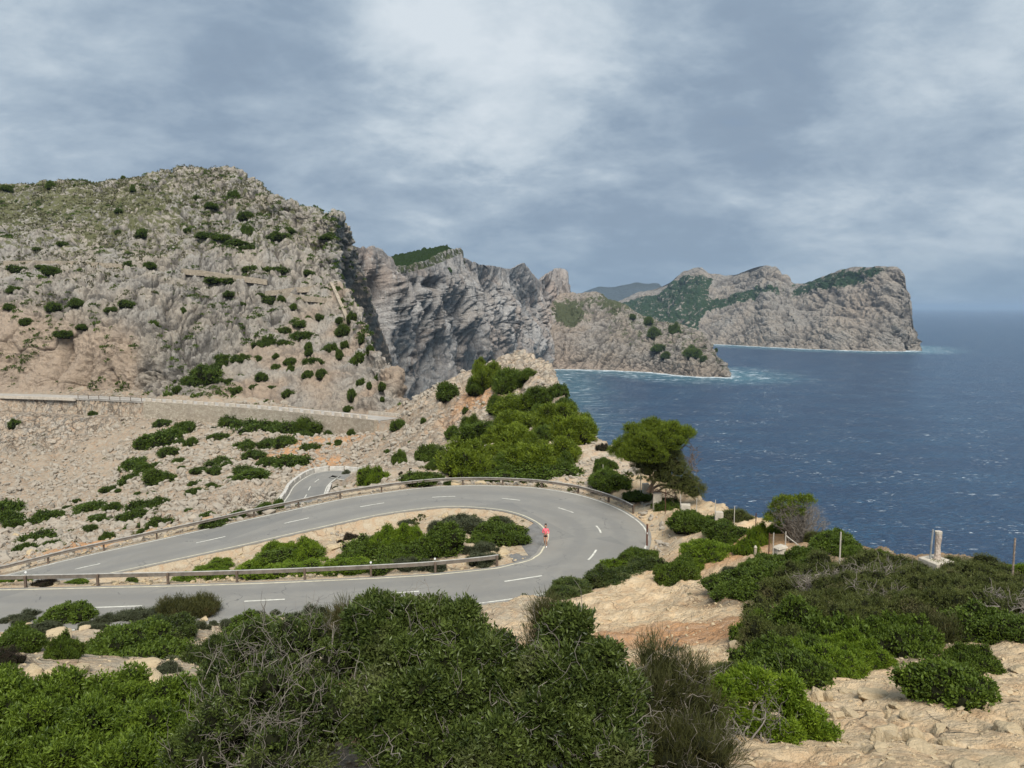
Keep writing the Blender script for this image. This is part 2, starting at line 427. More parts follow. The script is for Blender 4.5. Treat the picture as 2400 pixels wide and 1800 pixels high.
def near_line(X, Y, P):
    sh = X.shape; x = X.ravel(); y = Y.ravel(); D = np.full(len(x), 1e3); J = np.zeros(len(x), int)
    lo = P[:, :2].min(0) - 12; hi = P[:, :2].max(0) + 12
    sel = np.where((x > lo[0]) & (x < hi[0]) & (y > lo[1]) & (y < hi[1]))[0]
    for s in range(0, len(sel), 40000):
        k = sel[s:s + 40000]
        q = (x[k, None] - P[None, :, 0]) ** 2 + (y[k, None] - P[None, :, 1]) ** 2
        j = q.argmin(1); D[k] = np.sqrt(q[np.arange(len(j)), j]); J[k] = j
    return D.reshape(sh), J.reshape(sh)
# lay-by inside the bend: asphalt outside the edge line
LAY = [PD(*p) for p in [(1240,1212,17.6),(1262,1236,17.6),(1200,1255,17.6),(1190,1280,17.6),(1206,1305,17.6),(1230,1312,17.6)]]

def land(X, Y):
    z = rbf(X, Y)
    P3 = np.stack([X, Y, X * 0], -1)
    r = np.hypot(X, Y)
    k = sstep(4, 40, r)
    # masks where the ground is rock rather than worn earth
    z = z + (.18 + .5 * k) * fbm(P3 / 9.0, 3) * sstep(2, 12, r)
    rg = ridged(P3 / 3.2 + .3 * fbm(P3 / 5., 2)[..., None], 4) - 1.1
    z = z + (.04 + .30 * k) * rg
    z = z + .035 * fbm(P3 / .55, 3)
    # broken limestone ledges on the knoll and the outcrops
    kn = np.exp(-((X - 0) / 28.) ** 2) * sstep(84, 104, Y) * (1 - sstep(-6, 2, edge_sd_cache(X, Y)) * .2)
    oc = np.exp(-((X + 118) / 30.) ** 2 - ((Y - 186) / 20.) ** 2) + np.exp(-((X + 38) / 11.) ** 2 - ((Y - 106) / 14.) ** 2)
    st = P3 * np.array([1, 1, 0]) @ np.array([[.7, .7, 0], [-.7, .7, 0], [0, 0, 1]])
    bl, _c = billow(st / np.array([5, 8, 5]), 4, .55); b2_, _c = billow(P3 / 8. + 4, 5, .55)
    z = z + kn * 1.25 * (bl - 1.0) + oc * 3.2 * (b2_ - 1.0)
    z = z - .9 * kn * groove(P3 / np.array([5, 8, 6]) + 3, .07) * sstep(90, 110, Y)
    # big stones of the scree
    sc = np.exp(-((X + 75) / 60.) ** 2) * sstep(72, 90, Y) * (1 - sstep(-30, -12, X))
    z = z + sc * .5 * (ridged(P3 / 2.1, 3) - 1)
    # worn ledges and cracks in the path
    pa = sstep(2, 5, X + 6) * (1 - sstep(40, 60, Y)) * sstep(4, 8, r)
    q = pnoise(P3 / 1.7 + 5) * 3.; z = z + pa * .05 * (np.floor(q) + sstep(.35, .65, q - np.floor(q)))
    z = z - pa * .07 * groove(P3 / 1.3 + fbm(P3 / .8, 2)[..., None] * .3, .05)
    # roads
    for P, wl, dz in ((RC, None, -.07), (LC, 2.9, -.07), (UC, 2.6, -.07)):
        D, J = near_line(X, Y, P)
        if wl is None:
            Nn = RN[J]; side = (X - P[J, 0]) * Nn[..., 0] + (Y - P[J, 1]) * Nn[..., 1]
            wdt = np.where(side > 0, WO[J] + .55, WI[J] + .45)
        else: wdt = wl
        t = 1 - sstep(wdt, wdt + 2.2, D)
        z = z * (1 - t) + (P[J, 2] + dz) * t
        if wl is None: z = z - .38 * sstep(WI[J] + .35, WI[J] + .75, -side) * (1 - sstep(WI[J] + 2, WI[J] + 5, -side)) * (J > 60) * (J < 250) * (D < 12)
    dl = np.hypot(X - 3.4, Y - 54.6); t = 1 - sstep(3.4, 4.6, dl); z = z * (1 - t) + (112.5 - .07) * t
    # the valley side of the upper road falls away behind its retaining wall
    D, J = near_line(X, Y, UC)
    s = (X - UC[J, 0]) * UN[J][..., 0] + (Y - UC[J, 1]) * UN[J][..., 1]
    frac = J / 299.
    wallz = np.interp(frac, [0, .50, .54, .93, 1], [0, 0, 4.0, 4.4, 2.5])
    below = (s < -2.55) & (D < 14)
    t = below * sstep(2.55, 2.9, -s) * (1 - sstep(9, 14, D)) * (frac > .5)
    z = np.minimum(z, np.where(t > 0, UC[J, 2] - wallz * t + .35 * rg, z))
    # sea cliff
    sd = edge_sd_cache(X, Y)
    rough = 1.2 * fbm(P3 / 6., 3)
    s2 = sd + rough
    drop = np.where(s2 > 0, s2 * 2.3 + 3 * (1 - np.exp(-np.maximum(s2, 0) / .8)), 0)
    z = z - drop
    return np.maximum(z, -6)
_sdc = {}
def edge_sd_cache(X, Y):
    key = (X.shape, float(X.ravel()[0]), float(Y.ravel()[-1]))
    if key not in _sdc: _sdc[key] = edge_sd(X, Y)
    return _sdc[key]
NA, NRAD = 900, 1050
az = np.linspace(R(-50), R(50), NA)
rr = np.exp(np.linspace(math.log(2.2), math.log(300), NRAD))
AZ, RR = np.meshgrid(az, rr, indexing='ij')
GX, GY = RR * np.sin(AZ), RR * np.cos(AZ)
GZ = land(GX, GY)
GROUND = np.stack([GX, GY, GZ], -1)

def rock_nodes(nt, pos, base, big=1., pits=.5, crevice_shade=(.10, .095, .09), grey=(.33, .315, .30)):
    """limestone: pale and grey patches, shade of the pits painted in dark; returns colour and height"""
    n1 = nt.noise(pos, .06 * big, 4, .6)
    n2 = nt.noise(pos, .55 * big, 7, .66, .6)
    n3 = nt.noise(nt.mp(pos, (1, 1, .45)), 1.7 * big, 6, .7, .4)
    c = nt.mix(nt.ramp(n1, .38, .62, 0, .75), base, grey)
    c = nt.mix(nt.ramp(n2, .30, .75, .0, 1), nt.mix(.35, c, (.24, .19, .15)), c)
    c = nt.mix(nt.ramp(n3, .52, .70, 0, .35), c, (.62, .58, .52))
    c = nt.mix(nt.ramp(n3, .46, .28, 0, pits), c, crevice_shade)
    return c, n1, n2, n3
# near ground material
m, nt, out = new_mat('worn_limestone_ground')
pos = nt.node('ShaderNodeNewGeometry').outputs['Position']
vc = nt.attr('tone', 'Color')
fine = nt.noise(pos, 9, 8, .7); mid = nt.noise(pos, 1.3, 7, .65, .5); peb = nt.voro(pos, 16); peb2 = nt.voro(pos, 5.5)
c = nt.mix(nt.ramp(mid, .42, .70, .0, .45), vc, (.42, .22, .10), 'MIX')
c = nt.mix(nt.ramp(mid, .34, .50, .6, 0), c, nt.mix(.35, vc, (.62, .54, .42)))
c = nt.mix(nt.ramp(fine, .45, .75, .0, .4), c, nt.mix(.5, vc, (.68, .60, .47)))
c = nt.mix(nt.ramp(nt.noise(pos, 3.2, 6, .75, 1.), .46, .34, 0, .5), c, (.27, .17, .10))
c = nt.mix(nt.ramp(peb, .0, .5, .25, .0), c, nt.mix(.5, vc, (.66, .58, .46)))
crack = nt.voro(nt.vm('ADD', pos, nt.vm('SCALE', nt.noise(pos, 1.5, 4, out=1), .5)), 1.1, 'DISTANCE_TO_EDGE')
crk = nt.m('MULTIPLY', nt.ramp(crack, .0, .035, 1, 0), nt.ramp(nt.noise(pos, .6, 3), .5, .6))
c = nt.mix(nt.m('MULTIPLY', crk, .6), c, (.16, .11, .07))
rk = nt.attr('rocky'); wp_ = nt.vm('ADD', pos, nt.vm('SCALE', nt.noise(pos, .35, 5, .6, 0, 1), 5.0))
ck = nt.voro(nt.mp(wp_, (1, 1, .6)), .30, 'DISTANCE_TO_EDGE'); ck2 = nt.voro(wp_, .85, 'DISTANCE_TO_EDGE')
rkm = nt.m('MULTIPLY', rk, nt.m('MAXIMUM', nt.ramp(ck, .0, .06, 1, 0), nt.ramp(ck2, 0, .05, .6, 0)))
c = nt.mix(nt.m('MULTIPLY', rkm, .8), c, (.10, .08, .06))
c = nt.mix(nt.m('MULTIPLY', rk, nt.ramp(nt.noise(pos, .5, 6, .7), .45, .65, 0, .6)), c, (.36, .34, .30))
h = nt.m('ADD', nt.m('MULTIPLY', fine, .35), nt.m('MULTIPLY', mid, .9))
h = nt.m('ADD', h, nt.m('MULTIPLY', rkm, -1.6))
h = nt.m('ADD', h, nt.m('MULTIPLY', peb, -.12)); h = nt.m('ADD', h, nt.m('MULTIPLY', peb2, -.25)); h = nt.m('ADD', h, nt.m('MULTIPLY', crk, -.25))
h = nt.m('ADD', h, nt.m('MULTIPLY', nt.voro(pos, 38), -.05)); h = nt.m('ADD', h, nt.m('MULTIPLY', nt.noise(pos, 26, 6, .75), .10))
bp = nt.node('ShaderNodeBump', None, Height=h, Strength=.9, Distance=.22)
bsdf(nt, out, c, .92, bp.outputs[0], .2)
M_GROUND = m
gtone = colmap(GX[::3, ::3], GY[::3, ::3])
_ai = np.minimum((np.arange(NA) / 3).round().astype(int), gtone.shape[0] - 1); _ri = np.minimum((np.arange(NRAD) / 3).round().astype(int), gtone.shape[1] - 1)
gtone = gtone[_ai][:, _ri]
rocky = np.clip(np.exp(-((GX - 0) / 26.) ** 2) * sstep(88, 106, GY) * .8 + 1.6 * np.exp(-((GX + 122) / 26.) ** 2 - ((GY - 190) / 14.) ** 2) + 1.3 * np.exp(-((GX + 36) / 8.) ** 2 - ((GY - 104) / 9.) ** 2), 0, 1)
o = np_mesh('ground', GROUND.reshape(-1, 3), grid_faces(NA, NRAD)[:, ::-1], M_GROUND, True, {'tone': gtone.reshape(-1, 3), 'rocky': rocky.ravel()})
tag(o, kind='structure')
def ground_z(x, y):
    a = math.atan2(x, y); r = math.hypot(x, y)
    fa = np.clip((a - az[0]) / (az[1] - az[0]), 0, NA - 1.001); fr = np.clip(math.log(r / 2.2) / math.log(rr[1] / rr[0]), 0, NRAD - 1.001)
    i, j = int(fa), int(fr); u, v = fa - i, fr - j
    return float((GZ[i, j] * (1 - u) + GZ[i + 1, j] * u) * (1 - v) + (GZ[i, j + 1] * (1 - u) + GZ[i + 1, j + 1] * u) * v)

# ================================================================== HILLS AND CLIFFS
def rows_to_grid(rows, nu, nv, pw=None):
    """rows: lists of world points; each resampled evenly, then splined across"""
    A = np.stack([catmull(r, nu) for r in rows], 0)         # rows x nu x 3
    k = len(rows); t = np.linspace(0, k - 1, nv)
    E = np.concatenate([2 * A[:1] - A[1:2], A, 2 * A[-1:] - A[-2:-1]], 0)
    i = np.minimum(t.astype(int), k - 2); f = (t - i)[:, None, None]
    p0, p1, p2, p3 = E[i], E[i + 1], E[i + 2], E[i + 3]
    g = .5 * ((2 * p1) + (-p0 + p2) * f + (2 * p0 - 5 * p1 + 4 * p2 - p3) * f ** 2 + (-p0 + 3 * p1 - 3 * p2 + p3) * f ** 3)
    return g.transpose(1, 0, 2)                             # nu x nv x 3
VIS = []                                                     # vertex clouds used to set plants on slopes
def hill(name, g, mat, attrs=None, flip=False):
    nu, nv = g.shape[:2]; f = grid_faces(nu, nv)
    if flip: f = f[:, ::-1]
    o = np_mesh(name, g.reshape(-1, 3), f, mat, True, attrs); tag(o, kind='structure')
    VIS.append((g.reshape(-1, 3), gnormals(g).reshape(-1, 3) * (-1 if flip else 1)))
    return o
VIS.append((GROUND.reshape(-1, 3), gnormals(GROUND).reshape(-1, 3)))

def cliff_mat(name, base, big, pits, bump, bdist, veg=None, streak=0, vegc=(.105, .105, .052), warm=(.50, .34, .22), grey=(.33, .315, .30), crevice_shade=(.10, .095, .09)):
    m, nt, out = new_mat(name)
    geo = nt.node('ShaderNodeNewGeometry'); pos = geo.outputs['Position']
    c, n1, n2, n3 = rock_nodes(nt, pos, base, big, pits, crevice_shade, grey)
    c = nt.mix(nt.m('MULTIPLY', nt.attr('warm'), nt.ramp(n2, .25, .6, .5, 1)), c, nt.mix(n2, warm, (.36, .30, .25)))
    if streak:
        sn = nt.noise(nt.mp(pos, (1, 1, .10), (0, R(8), 0)), .16, 6, .7, .6); s2_ = nt.noise(nt.mp(pos, (1, 1, .14)), .45, 5, .7, .4)
        c = nt.mix(nt.ramp(sn, .50, .62, 0, streak), c, (.17, .165, .165)); c = nt.mix(nt.ramp(s2_, .54, .64, 0, streak), c, (.60, .58, .54))
    c = nt.mix(nt.m('MULTIPLY', nt.attr('crevice'), .85), c, crevice_shade)  # occlusion in the creases painted into the rock colour
    g1 = nt.noise(pos, .35 * big, 6, .7, .5)
    vg = nt.ramp(nt.m('ADD', g1, nt.m('MULTIPLY', nt.attr('veg'), .55)), .74, .82)
    c = nt.mix(vg, c, nt.mix(nt.noise(pos, .9 * big, 4, .6), vegc, tuple(1.7 * q for q in vegc)))
    h = nt.m('ADD', nt.m('MULTIPLY', n2, 1.0), nt.m('MULTIPLY', n3, .8))
    v = nt.voro(nt.mp(pos, (1, 1, .5)), .5 * big, 'F1')
    h = nt.m('ADD', h, nt.m('MULTIPLY', v, -.6))
    bp = nt.node('ShaderNodeBump', None, Height=h, Strength=bump, Distance=bdist)
    bsdf(nt, out, c, .95, bp.outputs[0], .15)
    return m

# ---- the mountain on the left
def L(*a): return [PY(*p) for p in a]
def extend(row, dx=(0, 25, -35), dx2=(0, 60, -80)):
    e = row[-1]; u = np.array([e[0], e[1], 0]) / math.hypot(e[0], e[1]); l = np.array([-u[1], u[0], 0])
    return row + [e + u * dx[1] + l * dx[1] * .10 + np.array([0, 0, dx[2]]), e + u * dx2[1] + l * dx2[1] * .10 + np.array([0, 0, dx2[2]])]
Mr = [
 [UC[i] + UN[i] * 3.6 + np.array([0, 0, -1.2]) for i in (0, 50, 100, 145, 180, 215, 245, 275, 292)] + L((965,958,158)),
 L((-500,800,240),(-200,800,232),(0,800,223),(150,800,216),(340,830,206),(500,870,203),(650,890,197),(780,905,188),(880,908,180),(938,903,174)),
 L((-500,700,252),(-200,700,246),(0,700,238),(150,690,232),(330,700,230),(500,740,232),(650,785,226),(760,805,218),(830,815,212),(878,824,206)),
 L((-500,610,275),(-200,615,272),(0,620,268),(150,610,266),(330,610,264),(500,640,262),(620,680,256),(720,700,250),(790,710,246),(836,722,243)),
 L((-500,520,310),(-200,530,308),(0,540,305),(150,530,303),(330,520,300),(500,530,298),(620,570,294),(700,600,290),(755,630,286),(797,648,283)),
 L((-500,465,340),(-200,462,342),(0,475,340),(150,468,338),(320,455,335),(460,450,332),(560,475,326),(650,515,316),(720,545,308),(791,580,300)),
 L((-500,455,362),(-200,449,366),(0,443,368),(110,437,368),(250,425,366),(330,404,364),(420,398,362),(535,405,354),(570,427,348),(605,448,340),(650,469,332),(700,488,324),(755,502,316),(784,522,310)),
]
Mr = [extend(r) for r in Mr]
bk = [p + np.array([0, 45, -12.]) for p in Mr[-1]]; bk2 = [p + np.array([0, 140, -70.]) for p in Mr[-1]]
Mr += [bk, bk2]
nu, nv = 900, 560
g = rows_to_grid(Mr, nu, nv)
N = -gnormals(g)
if N[nu // 2, nv // 4, 1] > 0: N = -N
U, V = np.meshgrid(np.linspace(0, 1, nu), np.linspace(0, 1, nv), indexing='ij')
px, py, dd = proj(g)
scar = (1 - sstep(300, 350, px + .25 * (py - 800))) * sstep(700, 770, py + .25 * (px - 150) * -1)   # smooth orange cut at the road
terr = sstep(0, 60, px - np.interp(py, [600, 680, 760, 830, 880, 930, 970], [900, 735, 640, 520, 420, 360, 330]))   # terraced spur
crag = np.exp(-((px - 430) / 170.) ** 2 - ((py - 790) / 120.) ** 2)
upper = 1 - sstep(560, 680, py)
tilt = np.array([[.82, 0, .57], [0, 1, 0], [-.57, 0, .82]])
q = g @ tilt.T
rough = (1 - .75 * scar) * (1 - .45 * terr)
d = 4.5 * fbm(g / 38., 3) * (1 - .5 * terr)
wq = q + 3.0 * np.stack([fbm(g / 15., 2), fbm(g / 15. + 40, 2), fbm(g / 15. + 80, 2)], -1)
b1, k1 = billow(wq / np.array([10, 13, 9]), 5, .58)
b2, k2 = billow(wq / np.array([4.2, 6, 4.2]) + 9, 3, .5)
f1 = groove(wq / np.array([13, 20, 17]) + 71, .030); f2 = groove(q @ np.array([[.8, 0, .6], [0, 1, 0], [-.6, 0, .8]]) / np.array([5, 14, 16]) + 23, .05)
calm = 1 - .55 * np.exp(-((px - 60) / 330.) ** 2) * (1 - sstep(560, 700, py))
b0, k0 = billow(wq / np.array([24, 30, 15]) + 60, 3, .5)
d += rough * calm * (3.3 * (b1 - 1.05) + 4.0 * (b0 - .9) + 1.3 * (b2 - .8) - 1.9 * f1 - 1.2 * f2)
c4 = groove(wq / np.array([16, 16, 9]) + 51, .02)
d -= 1.6 * scar * c4
bc, kc = billow(q / np.array([4.5, 8, 7]) + 3, 4, .6)
d += 3.0 * crag * (bc - 1.1)
d += scar * (1.6 * fbm(g / 14., 4))
for cx_, cy_, w_, h_ in [(122, 845, 10, 45), (162, 880, 18, 38), (185, 850, 8, 25)]: d -= 6 * np.exp(-((px - cx_ - (cy_ - py) * .25) / w_) ** 2 - ((py - cy_) / h_) ** 2) * scar
# dry terraces of the spur
d *= 1 - .35 * terr
tz = g[..., 2] / 3.4 + .5 * fbm(g / 15., 2); d += terr * 1.1 * (sstep(.15, .85, tz - np.floor(tz)) - .5) + terr * .55 * (ridged(g / 1.6, 3) - 1)
d *= sstep(0, .035, V) * (1 - sstep(.8, 1, V) * .5)
d += .5 * fbm(g / 1.1, 2) * sstep(0, .03, V)
g2 = g + N * d[..., None]
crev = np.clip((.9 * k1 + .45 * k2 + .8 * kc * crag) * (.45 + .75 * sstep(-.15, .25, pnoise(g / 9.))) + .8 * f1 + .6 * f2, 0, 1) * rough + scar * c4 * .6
vegm = upper * .30 + .12
vegm = vegm * (1 - scar) * (1 - .6 * terr) * (1 - crag)
vegm = vegm + .2 * np.exp(-((py - 480) / 60.) ** 2) * (1 - sstep(300, 520, px))
warm = np.clip(scar * .9 + .85 * terr * sstep(-.35, .15, pnoise(g / 12.)) + .15 * (fbm(g / 40., 2) > .15) * sstep(600, 760, py) * (1 - crag), 0, 1)
M_MOUNT = cliff_mat('mountain_limestone', (.45, .395, .32), 1.0, .8, 1.0, 1.1, grey=(.40, .385, .35), warm=(.50, .345, .215), crevice_shade=(.085, .078, .07))
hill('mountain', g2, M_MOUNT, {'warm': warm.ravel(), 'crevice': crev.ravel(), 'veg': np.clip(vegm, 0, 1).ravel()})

# ---- the dark sea cliff behind
ln = [(700,400),(800,430),(850,452),(900,480),(935,500),(975,530),(1020,590),(1080,680),(1120,770),(1150,860),(1190,1000),(1220,1150),(1245,1330),(1270,1560),(1300,1750)]
lx = [a for a, _ in ln]; ly = [b for _, b in ln]
def cl_row(pyf, setb, zfix=None):
    r = []
    for pxx in (690,740,795,831,882,911,925,950,1000,1045,1081,1087,1121,1157,1197,1215,1231,1245,1264,1280,1305,1327,1332,1338):
        Y = np.interp(pxx, lx, ly); Y = Y * (1 + setb)
        if zfix is not None: r.append(PZ(pxx, zfix, Y))
        else: r.append(PY(pxx, np.interp(pxx, *pyf), Y))
    return r
top = ([690,740,795,831,882,911,925,950,1000,1045,1078,1087,1121,1157,1197,1215,1231,1245,1264,1280,1305,1327,1332,1338],
       [560,560,567,578,582,595,622,622,610,590,578,604,616,620,627,618,616,638,656,638,630,636,660,690])
dn1 = (top[0], [y + 14 for y in top[1]])
Dr = [cl_row(None, -.03, -8), cl_row(None, 0.0, 25), cl_row(([690, 1340], [800, 775]), .012), cl_row(([690, 1340], [720, 740]), .025), cl_row(([690, 900, 1340], [640, 665, 715]), .04), cl_row(dn1, .055), cl_row(top, .085)]
Dr = [extend(r, (10, 120, -120), (20, 300, -300)) for r in Dr]
Dr += [[p + np.array([-10, 60, -8.]) for p in Dr[-1]], [p + np.array([-60, 220, -70.]) for p in Dr[-1]]]
nu, nv = 760, 480
g = rows_to_grid(Dr, nu, nv); N = gnormals(g)
if N[nu // 2, nv // 3, 1] > 0: N = -N
px, py, dd = proj(g); sc_ = (dd / 600.)[..., None] ** .5
# long vertical ribs and gullies leaning a little to the right
sf = (dd / 560.) ** .75
sh = np.stack([px / 21. + py / 400., dd / 900., py / 100.], -1)
d = 12 * fbm(sh * .55, 2) * sf
sw = sh + .16 * np.stack([fbm(sh * 1.3, 2), 0 * px, fbm(sh * 1.3 + 9, 2)], -1)
b1, k1 = billow(sw * np.array([1, 1, .8]), 5, .55)
b2, k2 = billow(sw * np.array([3.0, 1, 5.]) + 7, 3, .5)
d += sf * (10 * (b1 - 1.05) + 3.6 * (b2 - .8))
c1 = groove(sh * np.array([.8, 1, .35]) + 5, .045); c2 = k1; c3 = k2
d -= sf * 8 * c1
def hole(cx_, cy_, w_, h_, a_, k_=0): return -a_ * np.exp(-((px - cx_ - (cy_ - py) * k_) / w_) ** 2 - ((py - cy_) / h_) ** 2)
d += hole(873, 690, 20, 45, 26, .1) + hole(1000, 665, 22, 14, 12) + hole(985, 860, 9, 40, 12) + hole(950, 900, 12, 50, 10, -.2) + hole(1130, 800, 8, 40, 16) + hole(915, 620, 6, 60, 14, -.1)
d += -hole(930, 720, 16, 130, 10, -.3) - hole(1010, 760, 20, 120, 10, -.2) - hole(1080, 700, 22, 120, 12, -.1) - hole(1180, 740, 24, 80, 20)
d *= (1 - .85 * sstep(.46, .66, np.broadcast_to(np.linspace(0, 1, nv), (nu, nv))))
g2 = g + N * d[..., None]
M_CLIFF = cliff_mat('sea_cliff_limestone', (.42, .38, .34), .55, .8, 1.0, 2.4, streak=.55, vegc=(.055, .065, .03), grey=(.47, .465, .45), warm=(.36, .25, .19), crevice_shade=(.07, .068, .07))
warm = np.clip(.9 * np.exp(-((px - 870) / 60.) ** 2 - ((py - 650) / 60.) ** 2) + .5 * sstep(1250, 1300, px) + .5 * (fbm(g / 60., 2) > .3), 0, 1)
veg = np.clip(.35 * (py < np.interp(px, *top) + 18) * (px > 930) * (px < 1090) + .2 * (py < 650), 0, 1)
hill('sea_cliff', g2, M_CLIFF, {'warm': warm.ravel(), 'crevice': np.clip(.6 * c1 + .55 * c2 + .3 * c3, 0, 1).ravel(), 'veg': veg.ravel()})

# ---- the headland that closes the bay
def hl(topf, basef, Yb, Yt, pxs, mids=(.12, .35, .65), bow=0.0):
    rows = [[PZ(p, -8, np.interp(p, *Yb) * .995) for p in pxs]]
    for k in mids:
        r = []
        for p in pxs:
            yb, yt = np.interp(p, *basef), np.interp(p, *topf); Y = np.interp(p, *Yb) * (1 - k ** 1.4) + np.interp(p, *Yt) * k ** 1.4
            r.append(PY(p, yb * (1 - k) + yt * k - bow * (yb - yt) * 4 * k * (1 - k), Y))
        rows.append(r)
    rows.append([PY(p, np.interp(p, *topf), np.interp(p, *Yt)) for p in pxs])
    return rows
topf = ([1180,1250,1300,1353,1406,1432,1463,1491,1503,1528,1560,1585,1625,1658,1666,1676,1693,1700], [700,700,697,692,687,702,716,737,747,753,753,763,771,787,808,832,848,862])
basef = ([1180,1270,1300,1442,1544,1593,1640,1700], [865,865,865,868,874,881,883,884])
Yb = ([1180,1270,1300,1442,1544,1593,1640,1700], [1584,1584,1584,1551,1489,1430,1408,1400])
Yt = ([1180,1300,1406,1503,1625,1676,1700], [1850,1820,1750,1650,1520,1450,1415])
pxs = [1180,1230,1280,1320,1353,1380,1406,1432,1463,1491,1520,1560,1600,1640,1662,1678,1693,1700]
Hr = hl(topf, basef, Yb, Yt, pxs)
Hr = [extend(r, (10, 60, -60), (12, 120, -140)) for r in Hr]
Hr += [[p + np.array([0, 60, -12.]) for p in Hr[-1]], [p + np.array([0, 240, -150.]) for p in Hr[-1]]]
nu, nv = 520, 300
g = rows_to_grid(Hr, nu, nv); N = gnormals(g)
if N[nu // 2, nv // 3, 1] > 0: N = -N
px, py, dd = proj(g); V = np.broadcast_to(np.linspace(0, 1, nv), (nu, nv))
til = g.copy(); til[..., 0] = g[..., 0] - .8 * g[..., 2]
b1, c1 = billow(til / np.array([42, 50, 80]), 4, .58); b2, c2 = billow(g / np.array([16, 18, 14]), 3, .55)
d = 16 * fbm(g / 110., 3) + 15 * (b1 - 1.05) + 7 * (b2 - .8)
d *= (1 - .6 * sstep(.55, .70, V)); d *= .35 + .65 * sstep(0, .2, V)
g2 = g + N * d[..., None]
M_HEAD = cliff_mat('headland_limestone', (.37, .315, .25), .25, .6, 1.0, 5, vegc=(.065, .072, .036), grey=(.36, .34, .31), warm=(.46, .34, .25), crevice_shade=(.10, .09, .08))
warm = np.clip(.8 * (1 - sstep(.05, .30, V)) + .5 * (1 - sstep(1300, 1400, px)), 0, 1)
veg = np.clip(sstep(.25, .45, V) * sstep(1380, 1450, px) * .42 + .45 * np.exp(-((px - 1390) / 90.) ** 2 - ((py - 700) / 25.) ** 2) + 1.2 * np.exp(-((px - 1330) / 40.) ** 2 - ((py - 735) / 22.) ** 2), 0, 1)
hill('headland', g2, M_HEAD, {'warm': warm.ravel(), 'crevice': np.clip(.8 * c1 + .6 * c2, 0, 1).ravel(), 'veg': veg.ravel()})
COAST = [g2[:, int(nv * .02)]]

# ---- the far cape
topf = ([1380,1450,1495,1544,1581,1605,1630,1644,1666,1707,1731,1768,1796,1823,1827,1849,1859,1886,1935,1975,2012,2073,2105,2118,2122,2128,2136,2140,2147],
        [745,712,690,678,655,639,633,631,643,649,645,631,625,633,649,653,665,668,655,641,630,629,631,641,661,702,743,775,812])
basef = ([1380,1658,1747,1870,1992,2053,2122,2150], [800,806,811,819,822,824,824,822])
Yb = ([1380,1658,1747,1870,1992,2053,2122,2150], [2850,2690,2560,2380,2270,2235,2230,2270])
Yt = ([1380,1500,1644,1707,1796,1886,1975,2073,2105,2122,2140,2150], [4200,4000,3500,3300,3000,2800,2600,2420,2380,2340,2300,2290])
pxs = [1380,1420,1450,1495,1520,1544,1562,1581,1593,1605,1618,1630,1644,1655,1666,1690,1707,1731,1750,1768,1796,1812,1823,1829,1849,1859,1886,1910,1935,1955,1975,2012,2040,2073,2105,2116,2122,2128,2136,2141,2147]
Fr = hl(topf, basef, Yb, Yt, pxs, (.1, .3, .6, .85))
Fr = [extend(r, (8, 120, -80), (10, 260, -200)) for r in Fr]
Fr += [[p + np.array([0, 90, -15.]) for p in Fr[-1]], [p + np.array([0, 420, -200.]) for p in Fr[-1]]]
nu, nv = 760, 340
g = rows_to_grid(Fr, nu, nv); N = gnormals(g)
if N[nu // 2, nv // 3, 1] > 0: N = -N
px, py, dd = proj(g); V = np.broadcast_to(np.linspace(0, 1, nv), (nu, nv))
til = g.copy(); til[..., 0] = g[..., 0] + .9 * g[..., 2]
b1, c1 = billow(til / np.array([110, 130, 150]), 5, .55); b2, c2 = billow(g / np.array([30, 34, 26]), 3, .55)
d = 30 * fbm(g / 260., 3) + 24 * (b1 - 1.05) + 9 * (b2 - .8)
d *= (1 - .75 * sstep(.58, .72, V)); d *= .3 + .7 * sstep(0, .15, V)
g2 = g + N * d[..., None]
M_FAR = cliff_mat('far_cape_limestone', (.37, .32, .26), .13, .6, 1.0, 9, vegc=(.022, .042, .018), grey=(.33, .315, .285), warm=(.44, .35, .26), crevice_shade=(.10, .09, .08))
line = np.interp(px, [1400, 1500, 1640, 1700, 1760, 1800, 1900, 1990, 2073], [900, 800, 720, 700, 690, 700, 690, 690, 640])
veg = 1.3 * sstep(0, 20, 1660 - px + .3 * (720 - py)) * sstep(640, 668, py - (px - 1560) * .0) * (py > np.interp(px, topf[0], topf[1]) + 12)
veg = veg + 1.3 * np.exp(-((py - np.interp(px, [1700, 1835, 1900, 1990, 2060], [760, 690, 672, 650, 634])) / 14.) ** 2) * sstep(1830, 1900, px) * (1 - sstep(2040, 2080, px))
veg = veg + 1.1 * np.exp(-((py - np.interp(px, [1600, 1700, 1780, 1830], [730, 712, 680, 668])) / 10.) ** 2) * sstep(1610, 1680, px) * (1 - sstep(1800, 1850, px)) + .25
veg = np.clip(veg * (.75 + .5 * fbm(g / 90., 3)), 0, .66)
warm = np.clip(.8 * np.exp(-((px - 2010) / 70.) ** 2 - ((py - 710) / 60.) ** 2) + .6 * (1 - sstep(.03, .2, V)), 0, 1)
hill('far_cape', g2, M_FAR, {'warm': warm.ravel(), 'crevice': np.clip(.75 * c1 + .55 * c2, 0, 1).ravel(), 'veg': veg.ravel()})
COAST.append(g2[:, int(nv * .02)])

